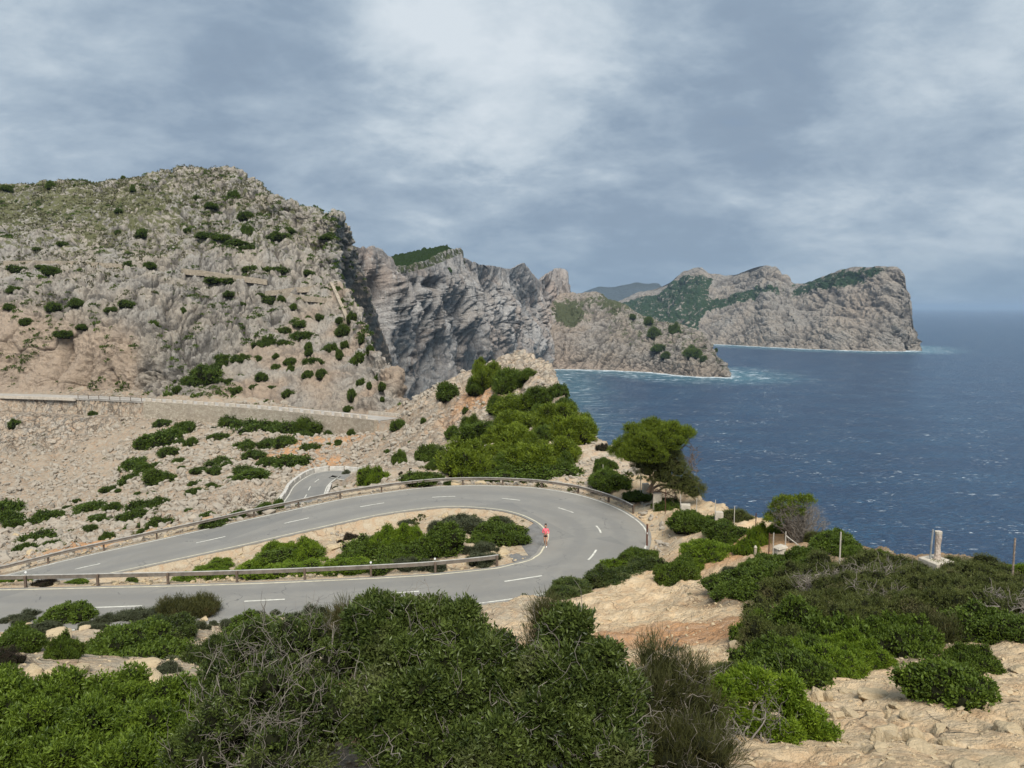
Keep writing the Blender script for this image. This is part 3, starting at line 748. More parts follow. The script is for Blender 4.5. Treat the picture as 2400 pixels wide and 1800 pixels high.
# ---- blue hills far away
M_BLUE = cliff_mat('distant_wooded_hills', (.10, .11, .11), .05, .3, .8, 25, vegc=(.045, .055, .055), grey=(.10, .11, .11), warm=(.1, .1, .09))
for nm, tp, Y in (('distant_hills', ([1330,1361,1402,1425,1451,1475,1495,1515,1532,1545,1556,1600,1660], [700,687,674,673,671,668,663,664,661,663,671,688,705]), 9000),
                  ('distant_ridge', ([1200,1290,1318,1335,1345,1352,1370], [640,668,664,672,685,697,715]), 4800)):
    rows = [[PZ(p, -8, Y * .9) for p in tp[0]], [PY(p, q + 25, Y * .96) for p, q in zip(*tp)], [PY(p, q, Y) for p, q in zip(*tp)], [PY(p, q, Y) + np.array([0, 400, -80.]) for p, q in zip(*tp)]]
    g = rows_to_grid(rows, 200, 60); N = gnormals(g)
    if N[100, 20, 1] > 0: N = -N
    g2 = g + N * (40 * fbm(g / 400., 4))[..., None] * .6
    z0 = np.zeros(g2.size // 3)
    hill(nm, g2, M_BLUE, {'warm': z0, 'crevice': z0, 'veg': z0 + .8})

# ================================================================== SEA
na, nr = 420, 760
A_, B_ = np.meshgrid(np.linspace(R(-62), R(62), na), np.exp(np.linspace(math.log(40), math.log(65000), nr)), indexing='ij')
sx, sy = B_ * np.sin(A_), B_ * np.cos(A_)
P3 = np.stack([sx, sy, sx * 0], -1)
fade = 1 - sstep(1500, 5000, B_)
sz = .5 * fbm(P3 / np.array([26, 14, 1.]), 2) * (1 - sstep(600, 1800, B_))
shore = np.full(sx.shape, 1e4)
coast = [c[::3, :2] for c in COAST] + [CE[::4], np.array([[np.interp(p, lx, ly) * (p - 1200) / FOC, np.interp(p, lx, ly)] for p in np.linspace(700, 1290, 120)])]
for c in coast:
    for s in range(0, na, 40):
        q = np.sqrt((sx[s:s + 40, :, None] - c[None, None, :, 0]) ** 2 + (sy[s:s + 40, :, None] - c[None, None, :, 1]) ** 2)
        shore[s:s + 40] = np.minimum(shore[s:s + 40], q.min(-1))
m, nt, out = new_mat('sea_water')
pos = nt.node('ShaderNodeNewGeometry').outputs['Position']
shr = nt.attr('shore')
wv = nt.noise(nt.mp(pos, (1, 1.9, 1), (0, 0, R(18))), .045, 5, .62, .3)
w2 = nt.noise(nt.mp(pos, (1, 2.1, 1), (0, 0, R(8))), .22, 6, .62, .3)
w3 = nt.noise(nt.mp(pos, (1, 1.6, 1), (0, 0, R(-12))), .012, 3, .5)
h = nt.m('ADD', nt.m('MULTIPLY', wv, 4.0), nt.m('MULTIPLY', w2, 2.2))
bp = nt.node('ShaderNodeBump', None, Height=h, Strength=1.0, Distance=1.6)
deep = nt.mix(nt.ramp(w3, .35, .65), (.009, .052, .118), (.016, .078, .155))
deep = nt.mix(nt.ramp(w2, .38, .60, 0, .85), deep, (.004, .026, .072))
near = nt.m('ADD', nt.m('MULTIPLY', nt.noise(pos, .012, 4, .6), 140), shr)
turq = nt.ramp(near, 260, 60, 0, 1)
col = nt.mix(nt.m('MULTIPLY', turq, .75), deep, (.040, .165, .215))
# whitecaps: crests of short waves, and surf along the rocks
fm = nt.noise(nt.mp(pos, (1, 2.6, 1), (0, 0, R(14))), .15, 6, .70, .8)
gate = nt.noise(pos, .022, 3, .6)
caps = nt.m('MULTIPLY', nt.ramp(fm, .60, .645), nt.ramp(gate, .46, .60))
fs = nt.noise(nt.mp(pos, (1, 1.3, 1)), .05, 6, .7, 1.0)
surf = nt.ramp(nt.m('ADD', nt.m('MULTIPLY', fs, 120), nt.m('MULTIPLY', shr, 1.0)), 84, 60, 0, 1)
surf = nt.m('MAXIMUM', surf, nt.m('MULTIPLY', nt.ramp(nt.noise(nt.mp(pos, (1, 2, 1)), .035, 6, .7, 1.2), .54, .64), nt.ramp(shr, 190, 40, 0, .85)))
foam = nt.m('MAXIMUM', nt.m('MULTIPLY', caps, .9), surf, clamp=True)
col = nt.mix(foam, col, (.72, .78, .80))
b = bsdf(nt, out, col, nt.ramp(foam, 0, 1, .28, .9), bp.outputs[0], .35)
M_SEA = m
o = np_mesh('sea', np.stack([sx, sy, sz], -1).reshape(-1, 3), grid_faces(na, nr)[:, ::-1], M_SEA, True, {'shore': shore.ravel()})
tag(o, kind='structure')
# ================================================================== PICKING POINTS ON THE LAND
_VP = np.concatenate([a for a, _ in VIS]); _VN = np.concatenate([b for _, b in VIS])
_vx, _vy, _vd = proj(_VP)
_ok = np.where((_vd > 3) & (_vx > -300) & (_vx < 2700) & (_vy > 300) & (_vy < 2100))[0]
_VP = _VP[_ok]; _vx = _vx[_ok]; _vy = _vy[_ok]; _vd = _vd[_ok]
_ord = np.argsort(_vx); _VP = _VP[_ord]; _vx = _vx[_ord]; _vy = _vy[_ord]; _vd = _vd[_ord]
def pick(px, py, r=5., dmin=0, dmax=1e9):
    """the nearest point of the land seen in that direction"""
    for k in range(7):
        a, b = np.searchsorted(_vx, [px - r, px + r])
        s = slice(a, b)
        mk = (np.abs(_vy[s] - py) < r) & (_vd[s] > dmin) & (_vd[s] < dmax)
        if mk.any():
            j = np.where(mk)[0]; dd_ = _vd[s][j]
            m_ = dd_.min(); jj = j[dd_ < m_ * 1.08 + .4]
            q = jj[np.argmin(np.hypot(_vx[s][jj] - px, _vy[s][jj] - py))]
            return _VP[s][q].copy(), _vd[s][q]
        r *= 1.6
    return None, None

# ================================================================== MATERIALS
def simple(name, col, rough=.7, spec=.3, nscale=4, var=.25, bump=.0, bscale=20, metal=0, bdist=.02, dirt=None):
    m, nt, out = new_mat(name)
    pos = nt.node('ShaderNodeTexCoord').outputs['Object']
    n = nt.noise(pos, nscale, 6, .65)
    c = nt.mix(nt.ramp(n, .3, .7, 0, 1), tuple(max(0, q * (1 - var)) for q in col), tuple(min(1, q * (1 + var)) for q in col))
    if dirt: c = nt.mix(nt.ramp(nt.noise(pos, nscale * .5, 7, .7, .5), .5, .66, 0, .8), c, dirt)
    nrm = None
    if bump: nrm = nt.node('ShaderNodeBump', None, Height=nt.noise(pos, bscale, 5, .6), Strength=bump, Distance=bdist).outputs[0]
    bsdf(nt, out, c, rough, nrm, spec, metal); return m
# asphalt
m, nt, out = new_mat('worn_asphalt'); pos = nt.node('ShaderNodeNewGeometry').outputs['Position']
lat = nt.attr('lane')
big = nt.noise(pos, .35, 5, .6, .5); fine = nt.noise(pos, 30, 3, .7); mid = nt.noise(pos, 2.2, 6, .65)
c = nt.mix(nt.ramp(big, .3, .7), (.195, .182, .158), (.24, .226, .196))
c = nt.mix(nt.ramp(mid, .35, .7, 0, .5), c, (.185, .180, .168))
trk = nt.m('MULTIPLY', nt.ramp(nt.m('ABSOLUTE', nt.m('SUBTRACT', nt.m('ABSOLUTE', lat), 1.55)), .75, .25, 0, .35), nt.ramp(big, .2, .6))
c = nt.mix(trk, c, (.140, .136, .129))
c = nt.mix(nt.ramp(nt.m('ABSOLUTE', lat), 2.4, 3.3, 0, .3), c, (.28, .25, .205))
cr_ = nt.voro(nt.vm('ADD', pos, nt.vm('SCALE', nt.noise(pos, 1.2, 4, out=1), 1.2)), .22, 'DISTANCE_TO_EDGE')
c = nt.mix(nt.m('MULTIPLY', nt.ramp(cr_, 0, .008, .75, 0), nt.ramp(big, .45, .6)), c, (.05, .05, .05))
pt = nt.voro(pos, .12, 'F1', 1); ptv = nt.node('ShaderNodeSeparateXYZ', None, Vector=pt).outputs[0]
c = nt.mix(nt.ramp(ptv, .80, .82, 0, .35), c, (.12, .12, .115))
c = nt.mix(nt.ramp(nt.noise(nt.mp(pos, (1, 4, 1), (0, 0, R(60))), .8, 7, .75, 1), .58, .72, 0, .35), c, (.26, .245, .22))
c = nt.mix(nt.ramp(fine, .3, .75, 0, .3), c, (.24, .235, .22))
bp = nt.node('ShaderNodeBump', None, Height=fine, Strength=.4, Distance=.01)
bsdf(nt, out, c, .8, bp.outputs[0], .3); M_ASPH = m
M_ASPH_OLD = simple('old_asphalt', (.17, .163, .152), .9, .2, 1.5, .2, .3, 30, dirt=(.17, .155, .13))
M_LINE = simple('worn_road_paint', (.60, .58, .50), .7, .3, 3, .2, dirt=(.32, .30, .27))
M_LINEY = simple('cream_road_paint', (.56, .51, .37), .7, .3, 3, .2, dirt=(.38, .34, .25))
M_RAIL = simple('weathered_rail_timber', (.15, .128, .105), .75, .3, 2.2, .3, .3, 12, dirt=(.17, .13, .10))
M_RAILTOP = simple('pale_rail_cap', (.42, .40, .36), .7, .3, 2.2, .2)
M_POST = simple('brown_rail_post', (.13, .095, .07), .8, .3, 5, .3, .3, 20)
M_GALV = simple('galvanised_steel', (.38, .38, .36), .5, .5, 6, .2, metal=.4)
M_RUST = simple('rusty_steel', (.10, .045, .028), .8, .3, 8, .35, .4, 30)
M_CONC = simple('weathered_concrete', (.46, .41, .33), .9, .2, 3, .2, .6, 14, bdist=.03, dirt=(.28, .24, .19))
M_WHITEW = simple('whitewashed_stone', (.50, .47, .42), .9, .2, 1.5, .2, .5, 8, bdist=.04, dirt=(.34, .31, .27))
M_POLEW = simple('grey_fence_pole', (.42, .38, .32), .7, .3, 6, .25)
M_REFL = simple('white_reflector', (.75, .75, .72), .4, .5, 6, .05)
# rubble masonry
def masonry(name, c1, c2, sc):
    m, nt, out = new_mat(name); pos = nt.node('ShaderNodeNewGeometry').outputs['Position']
    p = nt.mp(pos, (1, 1, 1.7)); v = nt.voro(p, sc); vc = nt.node('ShaderNodeTexVoronoi', None, Vector=p, Scale=sc).outputs[1]
    ed = nt.voro(p, sc, 'DISTANCE_TO_EDGE')
    sepc = nt.node('ShaderNodeSeparateXYZ', None, Vector=vc).outputs[0]
    c = nt.mix(sepc, c1, c2); c = nt.mix(nt.ramp(ed, 0, .07, .55, 0), c, (.20, .17, .13))
    c = nt.mix(nt.ramp(nt.noise(pos, .25, 5, .6), .5, .65, 0, .45), c, (.26, .22, .17))
    bp = nt.node('ShaderNodeBump', None, Height=nt.ramp(ed, 0, .12), Strength=.8, Distance=.12)
    bsdf(nt, out, c, .95, bp.outputs[0], .15); return m
M_MASON = masonry('rubble_masonry', (.34, .29, .22), (.48, .42, .33), 1.6)
M_DRY = masonry('dry_stone', (.34, .28, .21), (.50, .42, .32), 2.2)
M_PARA = simple('pale_parapet_stone', (.50, .44, .36), .9, .2, 1.2, .18, .5, 5, bdist=.05, dirt=(.36, .31, .25))

# ================================================================== ROADS
def strip(name, P, N, lo, hi, dz, mat, parent=None, cross=8, skirt=0, sl=None):
    P = P if sl is None else P[sl]; N = N if sl is None else N[sl]
    lo = np.asarray(lo) if sl is None or np.isscalar(lo) else lo[sl]; hi = np.asarray(hi) if sl is None or np.isscalar(hi) else hi[sl]
    lo = np.broadcast_to(lo, len(P)); hi = np.broadcast_to(hi, len(P))
    t = np.linspace(0, 1, cross)
    off_ = lo[:, None] * (1 - t) + hi[:, None] * t
    g = P[:, None] + N[:, None] * off_[..., None]; g[..., 2] += dz
    lane = off_.copy()
    if skirt:
        a = g[:, :1].copy(); a[..., 2] -= skirt; b = g[:, -1:].copy(); b[..., 2] -= skirt
        g = np.concatenate([a, g[:, :1], g, g[:, -1:], b], 1); lane = np.concatenate([lane[:, :1], lane[:, :1], lane, lane[:, -1:], lane[:, -1:]], 1)
        g[:, 1] = g[:, 2]; 
    return np_mesh(name, g.reshape(-1, 3), grid_faces(g.shape[0], g.shape[1])[:, ::-1], mat, False, {'lane': lane.ravel()}, parent)
road = strip('road', RC, RN, -WI - .32, WO + .30, 0, M_ASPH, cross=24, skirt=.55); tag(road, kind='structure')
for nm, e, mt in (('edge_line', WO, M_LINE), ('edge_line', -WI, M_LINEY)): strip(nm, RC, RN, e - .065, e + .065, .006, mt, road, 2)
def flat_dashes(name, P, N, ends, w, mat, parent):
    V = []; F = []
    S = arclen(P); XY = P
    for a, b in ends:
        ia, ib = sorted([int(np.hypot(*(np.array(proj(P)[:2]) - np.array(e)[:, None])).argmin()) for e in (a, b)])
        if ib <= ia: ib = ia + 1
        sl = np.arange(ia, ib + 1); n = len(sl)
        l = P[sl] + N[sl] * w / 2 + (0, 0, .006); r = P[sl] - N[sl] * w / 2 + (0, 0, .006)
        base = sum(len(v) for v in V); V.append(np.stack([l, r], 1).reshape(-1, 3))
        F += [(base + 2 * i, base + 2 * i + 1, base + 2 * i + 3, base + 2 * i + 2) for i in range(n - 1)]
    return np_mesh(name, np.concatenate(V), np.array(F), mat, False, None, parent)
RCf = catmull([PD(*c) for c in CLP], 3000); RNf, _ = hnorm(RCf)
flat_dashes('centre_line', RCf, RNf, [((175,1335),(235,1320)),((460,1272),(528,1257)),((667,1226),(724,1213)),((844,1188),(900,1178)),((1013,1165),(1067,1163)),((1176,1167),(1219,1172)),((1309,1189),(1344,1201)),((1398,1232),(1410,1249)),((1376,1309),(1401,1291)),((1182,1364),(1270,1347)),((894,1393),(982,1386)),((573,1410),(667,1405)),((222,1424),(333,1420)),((-150,1433),(-30,1430)),((-140,1396),(-70,1382))], .14, M_LINE, road)
lay = [PD(*p, 17.53) for p in [(1215,1200),(1236,1206),(1257,1222),(1228,1243),(1193,1266),(1188,1282),(1191,1295),(1203,1314),(1232,1318),(1262,1310),(1290,1262),(1276,1222),(1245,1204)]]
V = np.array(lay); V[:, 2] = [RC[int(np.linalg.norm(RC[:, :2] - v[:2], axis=1).argmin())][2] - .014 for v in V]
b = MB(); b.add(V, [tuple(range(len(V)))]); tag(b.build('layby', M_ASPH_OLD), kind='structure')
lroad = strip('lower_road', LC, LN, -LW - .2, LW + .2, 0, M_ASPH, cross=10, skirt=.4); tag(lroad, kind='structure')
for e in (-LW + .1, LW - .1): strip('edge_line', LC, LN, e - .07, e + .07, .006, M_LINE, lroad, 2)
LCf = catmull(LC[::6], 1500); LNf, _ = hnorm(LCf)
flat_dashes('centre_line', LCf, LNf, [((714,1170),(717,1158)),((723,1149),(728,1140)),((740,1133),(750,1126))], .14, M_LINE, lroad)
uroad = strip('upper_road', UC, UN, -UW, UW, 0.02, simple('pale_road_surface', (.36, .33, .29), .85, .2, .5, .15), cross=8, skirt=.5); tag(uroad, kind='structure')

# ================================================================== GUARDRAILS
def guardrail(name, label, P, N, offs, i0, i1, spacing, group, refl=()):
    Q = P + N * np.asarray(offs)[:, None]; Q = Q[i0:i1]
    S = arclen(Q); root = empty(name, Q[len(Q) // 2]); root.location.z = Q[len(Q) // 2][2]
    tag(root, label, 'guardrail', group); M = Matrix.Translation(-root.location)
    nseg = max(2, int(S[-1] / .5)); q, d, _ = along(Q, np.linspace(.01, S[-1] - .01, nseg)); nr = np.stack([-d[:, 1], d[:, 0], 0 * d[:, 0]], 1)
    loc = np.array(root.location)
    # a W-shaped beam: profile of offsets (outwards, up)
    prof = [(-.05, .46), (-.09, .50), (-.05, .57), (-.09, .645), (-.05, .69), (0.0, .70), (.03, .69), (.03, .46)]
    g = np.stack([q + nr * a + np.array([0, 0, b]) for a, b in prof] , 1) - loc
    g = np.concatenate([g, g[:, :1]], 1)
    b = np_mesh('rail_beam', g.reshape(-1, 3), grid_faces(len(q), g.shape[1]), M_RAIL, False, None, root)
    cap = MB(); cp = [(-.07, .70), (-.07, .725), (.04, .725), (.04, .70)]
    g = np.stack([q + nr * a + np.array([0, 0, b2]) for a, b2 in cp], 1) - loc; g = np.concatenate([g, g[:, :1]], 1)
    np_mesh('rail_cap', g.reshape(-1, 3), grid_faces(len(q), 5), M_RAILTOP, False, None, root)
    n = int(S[-1] / spacing); pp, pd, _ = along(Q, np.linspace(.15, S[-1] - .15, n + 1))
    proto = MB(); proto.box((0, 0, .17), (.14, .16, 1.10)); pm = None
    for k in range(n + 1):
        if pm is None: po = proto.build('post', M_POST, root, bevel=.015); pm = po
        else: po = pm.copy(); COL.objects.link(po); po.parent = root
        a = math.atan2(pd[k][1], pd[k][0]); off2 = np.array([-math.sin(a), math.cos(a), 0]) * .10
        po.location = tuple(pp[k] + off2 - loc); po.rotation_euler = (0, 0, a)
    for rp in refl:
        X, Yp, _ = proj(pp); k = int(np.abs(X - rp).argmin())
        r = MB(); r.tube([pp[k] - loc + (0, 0, .70), pp[k] - loc + (0, 0, .86)], .015, 5); r.build('reflector_stem', M_GALV, root)
        r = MB(); 
        c_ = pp[k] - loc + np.array([0, 0, .90]); r.tube([c_ + (0, -.02, 0), c_ + (0, .02, 0)], .07, 10); r.build('reflector', M_REFL, root)
    return root
guardrail('guardrail', 'long brown guardrail along the outer edge of the bend, before the scree and knoll', RC, RN, WO + .55, 0, int(208 * NR / 400), 4.0, None)
# the rail on the near branch, on the inside of the bend; the list of points runs on towards the left
guardrail('guardrail', 'weathered guardrail beside the nearest stretch of road, in front of the green island shrubs', RC, RN, -WI - .55, int(262 * NR / 400), NR, 4.15, None, (137, 860, 1018))

p = PD(1516, 1291, 17.9); mk = MB(); mk.box((0, 0, 1.0), (.13, .09, 2.05)); o = mk.build('marker_post', M_RUST, bevel=.01); o.location = tuple(p)
mk = MB(); mk.box((-.0, -.052, 1.35), (.05, .012, .12)); mk.build('reflector', M_REFL, o)
tag(o, 'tall dark brown square post at the outer edge of the hairpin bend', 'post')

# ================================================================== STONE WALLS AND PARAPETS
def ribbon_wall(name, P, N, z0, z1, thick, mat, parent=None, off=0.):
    """a solid wall following a line; z0, z1 relative to the line"""
    z0 = np.broadcast_to(z0, len(P)); z1 = np.broadcast_to(z1, len(P))
    a = P + N * (off - thick / 2); b = P + N * (off + thick / 2)
    def zz(q, z): q = q.copy(); q[:, 2] += z; return q
    g = np.stack([zz(a, z0), zz(a, z1), zz(b, z1), zz(b, z0), zz(a, z0)], 1)
    n = len(P); F = grid_faces(n, 5)
    F = np.vstack([F, [(0, 1, 2, 3)], [((n - 1) * 5 + 3, (n - 1) * 5 + 2, (n - 1) * 5 + 1, (n - 1) * 5)]])
    return np_mesh(name, g.reshape(-1, 3), F, mat, False, None, parent)
def blocks(P, N, off, size, spacing, mat, parent, z, s0=0, s1=None, name='parapet_block', seed=1):
    Q = P + N * off; S = arclen(Q)[-1] if s1 is None else s1; rng = np.random.RandomState(seed)
    n = int((S - s0) / spacing); pp, pd, _ = along(Q, s0 + spacing * (np.arange(n) + .5)); first = None
    for k in range(n):
        if first is None:
            b = MB(); b.box((0, 0, size[2] / 2), size); first = o = b.build(name, mat, parent, bevel=.05)
        else: o = first.copy(); COL.objects.link(o); o.parent = parent
        o.location = tuple(pp[k] + (0, 0, z)); o.rotation_euler = (0, -math.asin(np.clip(pd[k][2], -1, 1)), math.atan2(pd[k][1], pd[k][0]))
        o.scale = (rng.uniform(.94, 1.04), 1, rng.uniform(.92, 1.06))
i0 = int(np.abs(proj(UC)[0] - 362).argmin()); i1 = 299
w_ = empty('retaining_wall', (0, 0, 0)); tag(w_, 'long rubble stone retaining wall with a notched parapet carrying the upper road', 'wall')
ribbon_wall('wall_face', UC[i0:i1], UN[i0:i1], -6.5, .10, .9, M_MASON, w_, -3.02)
ribbon_wall('coping', UC[i0:i1], UN[i0:i1], .103, .22, .5, M_PARA, w_, -3.24)
blocks(UC[i0:i1], UN[i0:i1], -3.22, (1.9, .5, .7), 3.3, M_PARA, w_, .223)
j0 = int(np.abs(proj(UC)[0] - 835).argmin())
w2_ = ribbon_wall('parapet_wall', UC[j0:i1], UN[j0:i1], -.3, .8, .4, M_PARA, None, 3.2); tag(w2_, 'short pale parapet on the uphill side where the upper road ends', 'wall')
i2 = int(np.abs(proj(UC)[0] - 60).argmin())
# thin metal railing left of the wall
rl = empty('railing', tuple(UC[i2])); tag(rl, 'thin metal railing at the road edge under the orange rock cut', 'railing')
k0 = int(np.abs(proj(UC)[0] - 205).argmin()); Q = UC[k0:i0] - UN[k0:i0] * 3.1 - UC[i2]
b = MB(); b.tube(Q[::6] + (0, 0, .95), .045, 5); b.build('handrail', M_RAIL, rl)
b = MB(); b.tube(Q[::6] + (0, 0, .5), .035, 5); b.build('middle_rail', M_RAIL, rl)
pp, pd, _ = along(Q, np.linspace(.1, arclen(Q)[-1] - .1, 7))
for q in pp: b = MB(); b.box((0, 0, .5), (.12, .12, 1.1)); o = b.build('post', M_POST, rl); o.location = tuple(q)
# low stone edge further left
b = ribbon_wall('low_road_edge', UC[20:k0], UN[20:k0], -.6, .12, .4, M_PARA, None, -3.15); tag(b, 'low pale stone kerb edging the upper road above the grey outcrop', 'kerb')
# blocks on the outside of the lower road
w_ = empty('block_parapet', tuple(LC[0])); tag(w_, 'curved row of pale stone blocks along the left edge of the lower road', 'parapet')
blocks(LC - LC[0], LN, LW + .45, (2.5, .5, .95), 2.75, M_WHITEW, w_, -.25, 12.5, None, 'parapet_block', 4)
b = ribbon_wall('low_wall', LC[6:70], LN[6:70], -.5, .5, .4, M_WHITEW, None, -LW - .45); tag(b, 'low pale wall on the right edge of the lower road, below the knoll', 'wall')

# dry walls on the mountain, set on the slope
def slope_wall(label, pxs, h, thick, step=3.):
    P = []
    for (a, b) in zip(pxs[:-1], pxs[1:]):
        n = max(2, int(abs(b[0] - a[0]) / 7 + abs(b[1] - a[1]) / 7))
        for t in np.linspace(0, 1, n, endpoint=False):
            q, _ = pick(a[0] * (1 - t) + b[0] * t, a[1] * (1 - t) + b[1] * t, 3)
            if q is not None: P.append(q)
    P = np.array(P)
    ok = [0]
    for i in range(1, len(P)):
        if .5 < np.linalg.norm(P[i] - P[ok[-1]]) < 30: ok.append(i)
    P = P[ok]; K = np.array([.25, .5, .25])
    for _ in range(3):
        P[1:-1] = P[:-2] * .25 + P[1:-1] * .5 + P[2:] * .25
    P = catmull(P, max(8, len(P) * 2)); N_, _ = hnorm(P); tocam = -P[:, :2] / np.linalg.norm(P[:, :2], axis=1)[:, None]
    P[:, :2] += tocam * thick * .8
    o = ribbon_wall('terrace_wall', P, N_, -.7, h * .62, thick, M_DRY); tag(o, label, 'wall', None); return o
slope_wall('thin stone terrace wall high on the far left of the mountain', [(10,619),(120,618),(220,622),(295,627)], 1.7, 1.2)
slope_wall('sloping stone terrace wall across the middle of the mountain', [(427,638),(480,643),(560,655),(640,664)], 1.9, 1.2)
slope_wall('upper stone wall of the path loop near the right shoulder of the mountain', [(624,690),(690,682),(766,674)], 1.7, 1.2)
slope_wall('lower stone wall of the path loop near the right shoulder of the mountain', [(665,694),(720,702),(768,706)], 1.7, 1.2)
slope_wall('steep stone wall running down the right crest of the terraced spur', [(776,668),(790,698),(803,728),(817,762)], 2.0, 1.0)

# ================================================================== OLD FENCE ALONG THE SEA CLIFF
def at_ground(px, py, Y=None):
    q, _ = pick(px, py, 4)
    return q if Y is None else PY(px, py, Y)
def gpos(px, Y):
    x = (px - 1200) / FOC * Y * 1.02
    for _ in range(3):
        z = ground_z(x, Y); x = (px - 1200) / FOC * (Y * CT - (z - CAMZ) * ST)
    return np.array([x, Y, ground_z(x, Y)])
rngf = np.random.RandomState(3)
def conc_block(px, pyb, w, h, Y, label, cap=False):
    p = gpos(px, Y); zt = PY(px, pyb - h, Y)[2]; W = w * Y / FOC; H = max(.4, zt - p[2]) + .3
    b = MB(); b.box((0, 0, H / 2 - .3), (W, W * .8, H), rngf.uniform(-.2, .2), .97, jit=.02, rng=rngf); o = b.build('concrete_block', M_CONC, bevel=.02); o.location = tuple(p)
    tag(o, label, 'block', 'concrete fence footings'); return o
conc_block(1414,1118,20,10,73,'small concrete footing by the dark round shrub left of the leaning pine')
conc_block(1513,1155,15,22,66,'narrow concrete footing standing right under the leaning pine')
conc_block(1540,1176,21,20,62,'squat concrete footing in front of the pine\'s tangled branches')
conc_block(1606,1203,23,21,57,'concrete footing at the edge of the pale clearing, right of the low shrub')
conc_block(1684,1226,19,27,52,'tall concrete footing behind the dark mound shrub at the cliff edge')
def pole(px, pyb, pyt, Y, label, r=.03, mat=None, lean=0, group='thin fence poles along the cliff', name='fence_pole'):
    p = gpos(px, Y); zt = PY(px, pyt, Y)[2]; H = max(.8, zt - p[2])
    b = MB(); b.tube([(0, 0, -.3), (lean * .5, 0, H * .5), (lean, 0, H)], r, 7); o = b.build(name, mat or M_POLEW, smooth=False); o.location = tuple(p)
    tag(o, label, 'pole', group); return o
pole(1413,1108,1089,73,'short thin pole on the footing beside the round dark shrub')
pole(1501,1140,1112,66,'pale thin pole just left of the leaning pine\'s trunk')
pole(1530,1160,1131,62,'thin rusty pole under the pine\'s branches', mat=M_RUST)
pole(1559,1175,1145,60,'thin rusty pole right of the pine\'s tangled roots', mat=M_RUST)
pole(1594,1204,1159,57,'grey thin pole beside the footing at the pale clearing')
pole(1632,1196,1167,56,'thin pole behind the low green shrub at the cliff edge')
pole(1675,1222,1172,52,'tall thin pole touching the tall concrete footing')
pole(1720,1215,1187,50,'short thin pole behind the grey cliff-edge bush')
pole(1770,1225,1202,47,'dark thin pole behind the bright green shrub', mat=M_RUST)
pole(1811,1305,1249,40,'pale front pole of the rusty mesh panel')
pole(1801,1300,1249,41,'brown left pole of the rusty mesh panel', mat=M_RUST)
pole(1840,1285,1246,41,'right pole of the rusty mesh panel', r=.035)
pole(1967,1312,1247,33,'tall pale pole standing alone in the scrub right of the mesh panel', r=.035)
pole(2175,1326,1241,28.5,'tall grey steel pole beside the stone pedestal', r=.035, lean=.09, mat=M_GALV)
pole(2371,1339,1261,26,'rusty speckled pole at the far right above the scrub', r=.035, mat=simple('speckled_pole', (.24, .19, .15), .8, .2, 9, .5))
p = gpos(1770, 42); H = PY(1770, 1283, 42)[2] - p[2]
b = MB(); b.tube([(0, 0, -.3), (0, 0, H)], [.085, .08], 8); o = b.build('wooden_post', simple('bleached_wood', (.36, .31, .23), .85, .2, 5, .25, .4, 18)); o.location = tuple(p)
b = MB(); b.tube([(0, 0, H), (0, 0, H + .12)], [.10, .03], 8); b.build('post_cap', M_CONC, o); tag(o, 'stout bleached wooden post with a pointed cap rising from the leafy shrub', 'post')
# rusty mesh panel
m, nt, out = new_mat('rusty_wire_mesh'); tcg = nt.node('ShaderNodeTexCoord').outputs['Object']
bsdf(nt, out, nt.mix(nt.noise(tcg, 5, 4), (.16, .09, .04), (.24, .17, .09)), .9); M_MESH = m
a_ = PY(1803, 1252, 41); c_ = PY(1838, 1252, 41); b = MB(); zb = a_[2] - 1.0
n = 16
for k in range(n + 1):
    t = k / n; q = a_ * (1 - t) + c_ * t; b.tube([(q[0], q[1], zb), (q[0], q[1], a_[2])], .008, 4, False)
for k in range(19):
    z = zb + k / 18 * 1.0; b.tube([(a_[0], a_[1], z), (c_[0], c_[1], z)], .008, 4, False)
o = b.build('mesh_panel', M_MESH); tag(o, 'rusty wire mesh panel hung between poles above a broken stone pillar', 'fence panel')
p = gpos(1826, 40); zt = PY(1826, 1284, 40)[2]; b = MB(); hh = max(.5, zt - p[2]); 
b.box((0, 0, hh / 2 - .15), (.55, .45, hh + .3), .2, .92, jit=.03, rng=rngf); b.box((.03, 0, hh + .05), (.66, .5, .14), .5, .9, jit=.04, rng=rngf); o = b.build('stone_pillar', M_CONC, bevel=.03); o.location = tuple(p); tag(o, 'broken stone pillar stump below the rusty mesh panel', 'pillar')
b = MB(); q0, q1 = PY(1843, 1256, 41), PY(1878, 1283, 40); b.tube([q0, q1], .03, 6); o = b.build('fallen_strut', M_POLEW); tag(o, 'pale diagonal strut leaning down right of the mesh panel', 'strut')
# rock lump with a stub post
p = gpos(1992, 34)
# pedestal with a weathered pillar
p = gpos(2190, 28.5); zt = PY(2190, 1310, 28.5)[2]; hh = max(.6, zt - p[2]); root = empty('stone_pedestal', tuple(p)); tag(root, 'square concrete pedestal with a crumbling round pillar above the sea', 'pedestal')
b = MB(); b.box((0, 0, hh / 2 - .2), (.95, .9, hh + .4), .35, .97, jit=.03, rng=rngf); b.build('base', M_CONC, root, bevel=.03)
b = MB(); H = PY(2190, 1245, 28.5)[2] - zt; zz = np.linspace(0, H, 9); b.tube(np.stack([.06 + .01 * np.sin(zz * 9), 0 * zz, hh + zz], 1), .115 + .010 * np.cos(zz * 7) + .02 * (zz < .1), 9); b.build('pillar', simple('crumbling_pillar', (.48, .40, .33), .9, .2, 5, .3, .9, 12, bdist=.05, dirt=(.24, .16, .12)), root)
b = MB(); b.tube([(.06, 0, hh + H - .10), (.06, 0, hh + H)], .135, 9); b.build('pillar_head', M_CONC, root)
